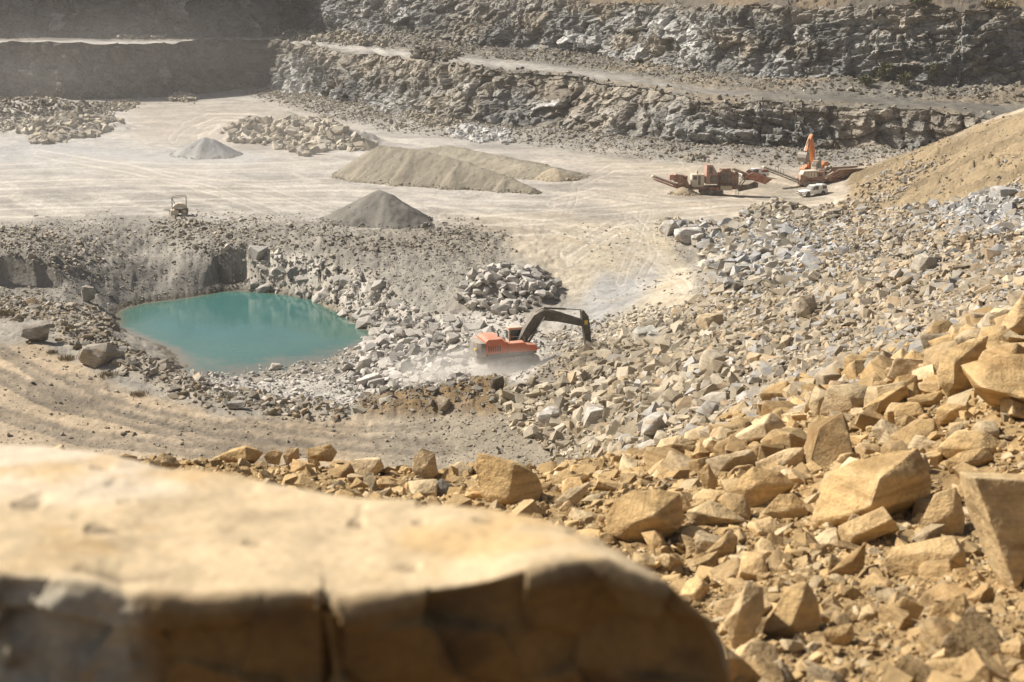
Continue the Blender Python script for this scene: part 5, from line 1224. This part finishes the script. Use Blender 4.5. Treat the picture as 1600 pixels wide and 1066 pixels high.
def pickup(loc, heading, label, canopy, cargo=None):
    root = empty('pickup_truck', loc, heading, label, 'pickup truck')
    side = [(-2.5, .48), (-2.55, .98), (2.0 - 3.3, 1.02), (.55, 1.05), (1.15, 1.04), (2.35, .93), (2.55, .8), (2.58, .45), (2.1, .4), (-2.0, .4)]
    bd = MB().prism(side, -.88, .88, bev=.06).build('body', WHITE, root)
    for s in (-1, 1):
        b = MB()
        for x_ in (-1.55, 1.6): b.drum((x_, 0, .42), .44, s * .70, s * .893, 24)
        b.build('wheel_arch', BLACK, bd)
    cabp = [(-1.25, 1.02), (-1.2, 1.72), (-1.0, 1.78), (.1, 1.78), (.3, 1.72), (1.05, 1.04)]
    cb = MB()
    y0, y1 = .86, .70
    lo = [(-1.25, -y0, 1.0), (1.08, -y0, 1.0), (1.08, y0, 1.0), (-1.25, y0, 1.0)]; hi = [(-1.2, -y1, 1.76), (.22, -y1, 1.76), (.22, y1, 1.76), (-1.2, y1, 1.76)]
    cb.quadbox(lo, hi); bmesh.ops.bevel(cb.bm, geom=list(cb.bm.edges), offset=.06, segments=2, affect='EDGES'); c = cb.build('cab', WHITE, root)
    for s in (-1, 1):
        for xa, xb, ta, tb in ((-.62, .02, -.6, -.05), (.08, .84, .03, .20)):
            q0 = [(xa, s * (y0 - .035), 1.09), (xb, s * (y0 - .035), 1.09), (tb, s * (y1 + .035), 1.64), (ta, s * (y1 + .035), 1.64)]
            MB().quadbox(q0, [(p[0], p[1] + s * .025, p[2]) for p in q0]).build('side_window', GLASS, c)
    q0 = [(1.00, -.74, 1.09), (1.00, .74, 1.09), (.34, .63, 1.67), (.34, -.63, 1.67)]
    MB().quadbox(q0, [(p[0] + .03, p[1], p[2] + .03) for p in q0]).build('windscreen', GLASS, c)
    if canopy:
        k = MB(); k.quadbox([(-2.52, -.86, 1.0), (-1.28, -.86, 1.0), (-1.28, .86, 1.0), (-2.52, .86, 1.0)], [(-2.42, -.72, 1.80), (-1.28, -.72, 1.84), (-1.28, .72, 1.84), (-2.42, .72, 1.80)])
        bmesh.ops.bevel(k.bm, geom=list(k.bm.edges), offset=.05, segments=2, affect='EDGES'); cp = k.build('canopy', WHITE, root)
        for s in (-1, 1):
            q0 = [(-2.35, s * .825, 1.14), (-1.45, s * .825, 1.14), (-1.45, s * .755, 1.62), (-2.3, s * .755, 1.60)]
            MB().quadbox(q0, [(p[0], p[1] + s * .03, p[2]) for p in q0]).build('canopy_window', GLASS, cp)
    else:
        for s in (-1, 1): MB().box(-2.5, -1.3, s * .88 - .03, s * .88 + .03, 1.0, 1.12).build('tray_side', WHITE, root)
    MB().box(2.5, 2.68, -.86, .86, .36, .56, .05).build('bumper', STEELD, root)
    MB().box(2.545, 2.60, -.5, .5, .60, .80).build('grille', BLACK, root)
    for s in (-1, 1): MB().box(2.50, 2.58, s * .68 - .14, s * .68 + .14, .68, .86, .03).build('headlight', GLASS, root); MB().box(-2.57, -2.52, s * .78 - .07, s * .78 + .07, .62, .95).build('tail_light', RED, root); MB().box(.78, .9, s * .98 - .1, s * .98 + .1, 1.1, 1.26, .03).build('wing_mirror', BLACK, root)
    for x_ in (-1.55, 1.6):
        for s in (-1, 1):
            wl = MB().drum((x_, 0, .38), .38, s * .66, s * .90, 24).build('wheel', BLACK, root); MB().drum((x_, 0, .38), .22, s * .90, s * .912, 16).build('rim', STEELD, wl)
    return root
x, y, z, D = on_ground(1269, 306); T1 = pickup((x, y, z), R(180 + 30), 'white pickup with a closed canopy parked before the rusty screening plant', True)
x, y, z, D = on_ground(1177, 279); T2 = pickup((x, y, z), R(180 + 14), 'white open pickup parked behind the red crusher', False)
o = MB().box(-.6, .6, -.72, .72, 0, .5, .04).build('tool_chest', RED, None); o.location = T2.matrix_basis @ Vector((-1.88, 0, 1.06)); o.location = (x + 1.88 * math.cos(R(14)), y + 1.88 * math.sin(R(14)), z + 1.06); o.rotation_euler.z = R(194)
tag(o, 'red chest riding in the tray of the open white pickup', 'tool chest')

def conveyor(root, a, b, w, name='conveyor', frame=RED, legs=True):
    """a belt on a lattice frame from a up to b (x, z)"""
    a, b = Vector((a[0], 0, a[1])), Vector((b[0], 0, b[1])); d = (b - a); L = d.length; n = max(4, int(L / .8)); up = Vector((-d.z, 0, d.x)).normalized()
    if up.z < 0: up = -up
    f = MB()
    for y in (-w / 2, w / 2):
        o_ = Vector((0, y, 0)); f.bar(a + o_, b + o_, .07, 6); f.bar(a + o_ - up * .42, b + o_ - up * .42 + (a - b).normalized() * .3, .06, 6)
        for k in range(n):
            p, q = a.lerp(b, k / n) + o_, a.lerp(b, (k + 1) / n) + o_; f.bar(p, q - up * .42, .035, 5); f.bar(p, p - up * .42, .035, 5)
    fr = f.build(name, frame, root)
    ang = -math.atan2(d.z, d.x)
    M_ = Matrix.Translation((a + b) / 2) @ Matrix.Rotation(ang, 4, 'Y')
    MB().box(-L / 2, L / 2, -w / 2 + .05, w / 2 - .05, .03, .10, mtx=M_).box(-L / 2, L / 2, -w / 2 + .05, w / 2 - .05, -.22, -.18, mtx=M_).build('belt', BELT, fr)
    MB().drum(tuple(b + up * -.05), .20, -w / 2 - .05, w / 2 + .05, 16).drum(tuple(a + up * -.05), .18, -w / 2 - .05, w / 2 + .05, 16).build('roller', CREAM, fr)
    return fr

def rails(root, x0, x1, y, z0, h=1.0, n=5, mat=STEELD):
    b = MB()
    for k in range(n): xx = x0 + (x1 - x0) * k / (n - 1); b.bar((xx, y, z0), (xx, y, z0 + h), .03, 6)
    for q in (.5, 1.0): b.bar((x0, y, z0 + h * q), (x1, y, z0 + h * q), .03, 6)
    return b.build('handrail', mat, root)

def ladder(root, x, y, z0, z1, mat=STEELD):
    b = MB()
    for dx in (-.25, .25): b.bar((x + dx, y, z0), (x + dx, y, z1), .03, 6)
    for k in range(int((z1 - z0) / .3)): b.bar((x - .25, y, z0 + .3 * k + .15), (x + .25, y, z0 + .3 * k + .15), .025, 6)
    return b.build('ladder', mat, root)

def crusher(loc, heading):
    root = empty('crushing_plant', loc, heading, 'red tracked crusher with a long conveyor reaching down to the dusty floor', 'crusher')
    for y in (-1.15, 1.15): track(root, y, 3.6, .85, .5)
    ch = MB()
    for y in (-.85, .85): ch.box(-4.3, 4.6, y - .12, y + .12, .85, 1.3, .02)
    for k in range(8): ch.box(-4.2 + 1.2 * k, -4.0 + 1.2 * k, -.75, .75, .9, 1.2)
    ch.build('chassis', BRICK, root)
    conveyor(root, (-3.2, .55), (-9.5, 2.95), 1.1)
    MB().prism([(-6.0, 1.15), (-6.2, 1.6), (-3.4, 1.55), (-3.2, .5), (-4.2, .45)], -.75, .75).build('conveyor_skirt', RED, root)
    MB().prism([(-6.1, 2.1), (-6.1, 3.25), (-5.8, 3.4), (-4.6, 3.2), (-4.3, 2.0)], -1.0, 1.0, bev=.05).build('generator_housing', BRICK, root)
    MB().box(-6.9, -6.15, -.7, .5, 2.35, 3.25, .06).build('air_filter', PINK, root)
    b = MB()
    for x_, r_ in ((-5.2, .42), (-4.3, .5)): b.drum((x_, 0, 1.85), r_, -1.05, -.7, 18)
    b.build('drive_pulley', BRICK, root)
    MB().box(-4.3, -4.0, -.9, .9, 1.25, 3.1).box(-2.0, -1.75, -.9, .9, 1.25, 3.1).build('upright_post', BRICK, root)
    bx = MB().box(-3.3, -1.3, -1.1, 1.0, 1.35, 3.3, .05).build('screen_box', CREAM, root)
    MB().box(-3.1, -2.5, -1.12, -1.105, 2.5, 3.05).box(-2.3, -1.9, -1.13, -1.105, 1.6, 3.1).build('hatch', STEELD, bx)
    MB().box(-2.5, -2.2, -.4, .3, 3.28, 3.9, .04).build('exhaust_stack', CREAM, root)
    tb = MB().prism([(-1.0, 1.75), (-.95, 4.75), (.05, 4.75), (.95, 3.3), (.95, 1.75)], -1.15, 1.0, bev=.05).build('engine_module', PINK, root, label='bleached pink engine module, tallest block of the plant')
    MB().box(-.35, .85, -1.175, -1.155, 1.95, 3.2, .02).box(-.55, .0, -1.17, -1.155, 3.45, 4.5).build('radiator_grille', STEELD, tb)
    MB().box(-1.0, .0, -1.2, 1.05, 4.75, 4.85).build('module_lid', BRICK, tb)
    jc = MB().prism([(1.1, 1.4), (1.0, 3.2), (1.6, 4.2), (2.9, 4.3), (3.3, 3.4), (3.1, 1.4)], -.8, .8, bev=.06).build('jaw_crusher', BRICK, root)
    fl = MB(); fl.drum((2.15, 0, 2.9), .78, -1.0, -.82, 24).drum((2.15, 0, 2.9), .15, -1.12, -.8, 12); fl.build('flywheel', STEELD, jc)
    b = MB()
    for x_ in (1.1, 1.75, 2.6, 3.1): b.bar((x_, -.95, 1.6), (x_ + .15, -.9, 4.3), .06, 6)
    for z_ in (2.3, 3.3, 4.2): b.bar((1.1, -.95, z_), (3.25, -.95, z_), .05, 6)
    b.bar((1.2, -.95, 4.2), (3.2, -.95, 2.6), .04, 6).build('pipe_frame', BRICK, root)
    MB().box(3.2, 4.3, -1.0, .9, 1.4, 3.5, .05).build('power_pack', BRICK, root)
    MB().box(1.3, 3.2, -1.32, -1.15, .75, 1.45, .03).build('side_panel', CREAM, root)
    MB().box(-.4, 1.1, -1.3, -1.12, .7, 1.3, .03).build('tool_locker', RED, root)
    wk = MB().box(-1.2, 4.5, -1.75, -1.16, 1.55, 1.63).build('walkway', STEELD, root); rails(wk, 1.0, 4.5, -1.72, 1.62, 1.0, 6); ladder(root, 4.0, -1.8, .1, 1.6)
    rails(root, -1.1, .9, -1.72, 1.62, 1.0, 4)
    # feed chute rising over the tail and its wide flared hopper
    MB().quadbox([(3.3, -1.0, 4.0), (6.0, -1.25, 2.9), (6.0, 1.25, 2.9), (3.3, 1.0, 4.0)], [(3.4, -1.0, 4.35), (6.1, -1.3, 3.3), (6.1, 1.3, 3.3), (3.4, 1.0, 4.35)]).build('feed_chute', BRICK, root)
    hp = MB()
    hp.quadbox([(5.2, -1.2, 2.9), (8.7, -1.2, 1.75), (9.6, -1.75, 2.55), (6.4, -1.75, 3.75)], [(5.2, -1.12, 2.92), (8.7, -1.12, 1.77), (9.6, -1.67, 2.57), (6.4, -1.67, 3.77)])
    hp.quadbox([(5.2, 1.2, 2.9), (8.7, 1.2, 1.75), (9.6, 1.75, 2.55), (6.4, 1.75, 3.75)], [(5.2, 1.12, 2.92), (8.7, 1.12, 1.77), (9.6, 1.67, 2.57), (6.4, 1.67, 3.77)])
    hp.quadbox([(5.2, -1.2, 2.9), (8.7, -1.2, 1.75), (8.7, 1.2, 1.75), (5.2, 1.2, 2.9)], [(5.22, -1.2, 2.82), (8.72, -1.2, 1.67), (8.72, 1.2, 1.67), (5.22, 1.2, 2.82)])
    hh = hp.build('feed_hopper', RED, root, label='flared bright red feed hopper')
    rb = MB()
    for t_ in (.15, .4, .65, .9): rb.bar((5.2 + 3.5 * t_, -1.24, 2.9 - 1.15 * t_), (6.4 + 3.2 * t_, -1.79, 3.75 - 1.2 * t_), .05, 5)
    rb.build('hopper_rib', RED, hh)
    MB().bar((4.6, -.8, 1.2), (5.6, -.9, 2.7), .09, 8).build('hopper_brace', BRICK, root); MB().bar((4.6, .8, 1.2), (5.6, .9, 2.7), .09, 8).build('hopper_brace', BRICK, root); MB().bar((5.0, -.7, 1.1), (7.2, -.9, 2.2), .07, 8).build('hopper_brace', BRICK, root)
    t_ = MB().prism([(4.5, .45), (4.6, 1.35), (6.2, 1.55), (7.6, 1.85), (7.6, 1.1), (6.4, .85)], -.6, .6, bev=.04).build('tail_conveyor', STEELD, root); MB().drum((7.3, 0, 1.5), .3, -.68, .68, 16).build('tail_roller', BELT, t_)
    return root
x, y, z, D = on_ground(1112, 305); crusher((x, y + 1.2, z), R(2))

def screener(loc, heading):
    root = empty('screening_plant', loc, heading, 'rusty screening plant with a thin conveyor at one end and a ribbed hopper', 'screening plant')
    for y in (-1.1, 1.1): track(root, y, 3.4, .8, .45)
    ch = MB()
    for y in (-.9, .9): ch.box(-2.4, 5.6, y - .12, y + .12, .75, 1.15, .02)
    for k in range(6): ch.box(-2.2 + 1.4 * k, -2.0 + 1.4 * k, -.8, .8, .8, 1.1)
    ch.build('chassis', BRICK, root)
    c = conveyor(root, (-2.1, .8), (-8.3, 3.2), .85, frame=STEELD); b = MB()
    for xx in (-6.2, -5.3): b.path([(xx - .3, -.5, 2.5 - (xx + 6.2) * .38), (xx - .3, -.5, 3.3 - (xx + 6.2) * .38), (xx + .25, -.5, 3.1 - (xx + 6.2) * .38), (xx + .25, -.5, 2.3 - (xx + 6.2) * .38)], .035, 6)
    b.build('hoop_rail', STEELD, c)
    MB().prism([(-2.3, .2), (-2.2, 1.9), (-.7, 2.3), (-.7, .3)], -1.0, 1.0, bev=.04).build('transfer_chute', BRICK, root)
    s_ = MB().prism([(-2.0, 1.9), (-1.7, 2.5), (.6, 2.6), (.6, 1.5), (-.6, 1.4)], -1.05, 1.05, bev=.04).build('screen_deck', CREAM, root)
    d = MB()
    for k in range(4): d.box(-1.6 + .55 * k, -1.5 + .55 * k, -1.10, -1.06, 1.6, 2.45)
    d.build('deck_rib', BRICK, s_)
    MB().box(-.5, 1.9, -1.1, .9, .95, 1.45, .04).build('engine_base', BRICK, root)
    e = MB().box(.7, 1.9, -1.0, .6, 1.4, 2.5, .05).build('engine_housing', PINK, root); MB().box(.8, 1.5, -1.02, -1.005, 1.6, 2.2).build('vent_grille', BLACK, e)
    MB().bar((1.6, .2, 2.4), (1.6, .2, 3.2), .08, 8).box(.9, 2.2, -.4, .6, 2.5, 2.72, .04).build('exhaust_box', STEELD, root)
    for xx, zz in ((2.5, 2.9), (3.1, 3.0)): MB().drum((xx, .2, zz), .28, -.5, .5, 16).build('pulley', STEELD, root)
    MB().bar((1.8, -1.2, 1.5), (3.3, -1.2, 2.4), .12, 8).build('lift_ram', CREAM, root, label='pale slanting ram')
    h = MB()
    for s in (-1, 1):
        h.quadbox([(2.0, s * .9, 1.0), (7.4, s * .9, 1.9), (8.4, s * 1.6, 3.0), (4.0, s * 1.6, 2.8)], [(2.0, s * .82, 1.02), (7.4, s * .82, 1.92), (8.4, s * 1.52, 3.02), (4.0, s * 1.52, 2.82)])
    h.quadbox([(2.0, -.9, 1.0), (7.4, -.9, 1.9), (7.4, .9, 1.9), (2.0, .9, 1.0)], [(2.0, -.9, .92), (7.4, -.9, 1.82), (7.4, .9, 1.82), (2.0, .9, .92)])
    hh = h.build('feed_hopper', BRICK, root); r_ = MB()
    for t_ in (.12, .3, .48, .66, .84, .98): r_.bar((2.0 + 5.4 * t_, -.95, 1.0 + .9 * t_), (4.0 + 4.4 * t_, -1.66, 2.8 + .2 * t_), .07, 6)
    r_.build('hopper_rib', BRICK, hh); MB().bar((3.9, -1.64, 2.84), (8.45, -1.64, 3.04), .07, 6).bar((3.9, 1.64, 2.84), (8.45, 1.64, 3.04), .07, 6).build('hopper_rim', CREAM, hh)
    for xx in (4.6, 6.4): 
        for s in (-1, 1): MB().bar((xx, s * .8, 0), (xx, s * .8, 1.6), .10, 8).build('leg', STEELD, root)
    return root
x, y, z, D = on_ground(1270, 291); screener((x, y + 1.0, z), R(4))

x, y, z, D = on_ground(1276, 281)
DIG = excavator((x + .2, y + 3.5, z - .3), R(-128), 0.0, [(1.15, 1.8, .28), (.95, 3.3, .34), (1.05, 4.7, .36), (1.4, 6.0, .33), (1.95, 7.1, .24)], [(1.65, 7.8, .12), (2.1, 7.2, .25), (2.7, 6.3, .24), (3.4, 5.3, .2), (3.8, 4.8, .16)], R(-8), 'orange excavator raising its bucket behind the rusty screening plant', DIGGER, DIGGER, S=1.0)

TYRE = paint('dusty_tyre', (0.16, 0.14, 0.115), 0.9, amount=0.8)
def roller(loc, heading):
    root = empty('site_machine', loc, heading, 'small cream machine with an open roll bar standing alone on the dusty floor', 'site machine')
    MB().box(-1.15, -.12, -.85, .6, .14, .72, .06).build('front_box', CREAM, root)
    MB().box(-.1, .75, -.6, .6, .3, .85, .05).build('chassis', STEELD, root)
    pr = [(-.82, .86), (-.85, 1.15), (-.55, 1.45), (-.1, 1.6), (.4, 1.6), (.85, 1.42), (.98, 1.05), (.8, .78)]
    b = MB().prism(pr, -.72, .72, bev=.14).build('engine_cover', CREAM, root); MB().box(-.2, .5, -.76, -.73, .92, 1.04).build('trim_strip', WHITE, b)
    for x_, r_ in ((.62, .50), (-.72, .30)):
        for s in (-1, 1):
            wl = MB().drum((x_, 0, r_), r_, s * .5, s * .74, 22).build('wheel', TYRE, root); MB().drum((x_, 0, r_), r_ * .5, s * .74, s * .76, 14).build('rim', CREAM, wl)
    rb = MB().path([(-.9, -.65, .7), (-.9, -.65, 2.35), (.9, -.65, 2.5), (.9, -.65, 1.3)], .04, 8).path([(-.9, .65, .7), (-.9, .65, 2.35), (.9, .65, 2.5), (.9, .65, 1.3)], .04, 8).bar((-.9, -.65, 2.35), (-.9, .65, 2.35), .04, 8).bar((.9, -.65, 2.5), (.9, .65, 2.5), .04, 8).bar((-.87, -.65, 2.3), (-.5, -.65, 1.5), .045, 8)
    rb.build('roll_bar', STEELD, root)
    MB().path([(-1.1, 0, .62), (-1.9, 0, .72), (-2.0, 0, .66)], .06, 8).bar((-1.3, 0, .65), (-1.3, 0, .1), .04, 8).build('tow_bar', STEELD, root)
    return root
x, y, z, D = on_ground(281, 336); roller((x, y, z), R(12)).scale = (1.12,) * 3

# ----------------------------------------------------------------- dust thrown up round the working excavator
def dust(name, c, r, dens, scale, seed, rz=0.0):
    m = bpy.data.materials.new('dust_' + name); m.use_nodes = True; nt = m.node_tree; nt.nodes.remove(nt.nodes['Principled BSDF'])
    v = nt.nodes.new('ShaderNodeVolumePrincipled'); v.inputs['Color'].default_value = (0.97, 0.93, 0.86, 1); v.inputs['Anisotropy'].default_value = 0.2
    tc = nt.nodes.new('ShaderNodeTexCoord'); ln = nt.nodes.new('ShaderNodeVectorMath'); ln.operation = 'LENGTH'; nt.links.new(tc.outputs['Object'], ln.inputs[0])
    fall = ramp(nt, ln.outputs['Value'], [(0.15, 1.0), (0.95, 0.0)]); n_ = ramp(nt, noise(nt, tc.outputs['Object'], scale, 4, 0.6), [(0.36, 0.0), (0.72, 1.0)])
    a = nt.nodes.new('ShaderNodeMath'); a.operation = 'MULTIPLY'; nt.links.new(fall, a.inputs[0]); nt.links.new(n_, a.inputs[1])
    b = nt.nodes.new('ShaderNodeMath'); b.operation = 'MULTIPLY'; b.inputs[1].default_value = dens; nt.links.new(a.outputs[0], b.inputs[0]); nt.links.new(b.outputs[0], v.inputs['Density'])
    nt.links.new(v.outputs[0], nt.nodes['Material Output'].inputs['Volume'])
    bm = bmesh.new(); bmesh.ops.create_icosphere(bm, subdivisions=3, radius=1.0); me = bpy.data.meshes.new('dust'); bm.to_mesh(me); bm.free(); me.materials.append(m)
    o = bpy.data.objects.new('dust', me); COL.objects.link(o); o.location = c; o.scale = r; o.rotation_euler.z = rz
    return tag(o, kind='stuff')
ex = EXC.location
dust('near', (ex.x - 2.5, ex.y - 3.0, ex.z + .2), (10.5, 5.0, 2.6), 0.72, 1.4, 1)
q = PZ(230, 265, 0); dust('floor', (q[0], q[1], 3), (95, 62, 9), 0.008, 1.3, 2)
q = PZ(110, 150, 0); dust('wall', (q[0], q[1] - 30, 10), (120, 55, 26), 0.0045, 1.1, 3)
# ================================================================= light, air, camera
SUN_DIR = Vector((-0.93, 0.37, 0)).normalized(); EL = R(44)
to_sun = Vector((SUN_DIR.x * math.cos(EL), SUN_DIR.y * math.cos(EL), math.sin(EL)))
sun = bpy.data.lights.new('sun', 'SUN'); sun.energy = 4.8; sun.angle = R(0.5); sun.color = (1.0, 0.955, 0.89)
so = bpy.data.objects.new('sun', sun); COL.objects.link(so); so.rotation_euler = to_sun.to_track_quat('Z', 'Y').to_euler(); so.location = (0, 0, 200)
w = bpy.data.worlds.new('World'); SC.world = w; w.use_nodes = True
nt = w.node_tree; bg = nt.nodes['Background']; sky = nt.nodes.new('ShaderNodeTexSky'); sky.sky_type = 'NISHITA'; sky.sun_disc = False
sky.sun_elevation = EL; sky.sun_rotation = math.atan2(SUN_DIR.x, SUN_DIR.y); sky.dust_density = 4.0; sky.ozone_density = 0.5
nt.links.new(sky.outputs[0], bg.inputs['Color']); bg.inputs['Strength'].default_value = 0.055

def volume_mat(name, col, dens, aniso=0.3):
    m = bpy.data.materials.new(name); m.use_nodes = True; nt = m.node_tree; nt.nodes.remove(nt.nodes['Principled BSDF'])
    v = nt.nodes.new('ShaderNodeVolumePrincipled'); v.inputs['Color'].default_value = (*col, 1); v.inputs['Density'].default_value = dens; v.inputs['Anisotropy'].default_value = aniso
    nt.links.new(v.outputs[0], nt.nodes['Material Output'].inputs['Volume']); return m, nt, v
HAZE = True
if HAZE:
    m, _, _ = volume_mat('air', (0.98, 0.95, 0.90), 0.00013, 0.2)
    bm_ = MB(); bm_.box(-700, 700, -60, 760, -40, 120); h = bm_.build('haze', m, smooth=0); tag(h, kind='stuff')

cam = bpy.data.cameras.new('camera'); co = bpy.data.objects.new('camera', cam); COL.objects.link(co); SC.camera = co
co.location = (0, 0, CAMZ); co.rotation_euler = (math.pi / 2 - PITCH, 0, 0)
cam.lens = F / 1600 * 36; cam.sensor_width = 36; cam.clip_start = 0.05; cam.clip_end = 3000
cam.dof.use_dof = True; cam.dof.focus_distance = 140; cam.dof.aperture_fstop = 2.3
SC.view_settings.view_transform = 'Standard'; SC.view_settings.look = 'None'; SC.view_settings.exposure = 0.6; SC.view_settings.gamma = 1
SC.cycles.max_bounces = 6; SC.cycles.diffuse_bounces = 3; SC.cycles.volume_bounces = 1; SC.cycles.use_denoising = True
SC.cycles.use_adaptive_sampling = True; SC.cycles.adaptive_threshold = 0.02
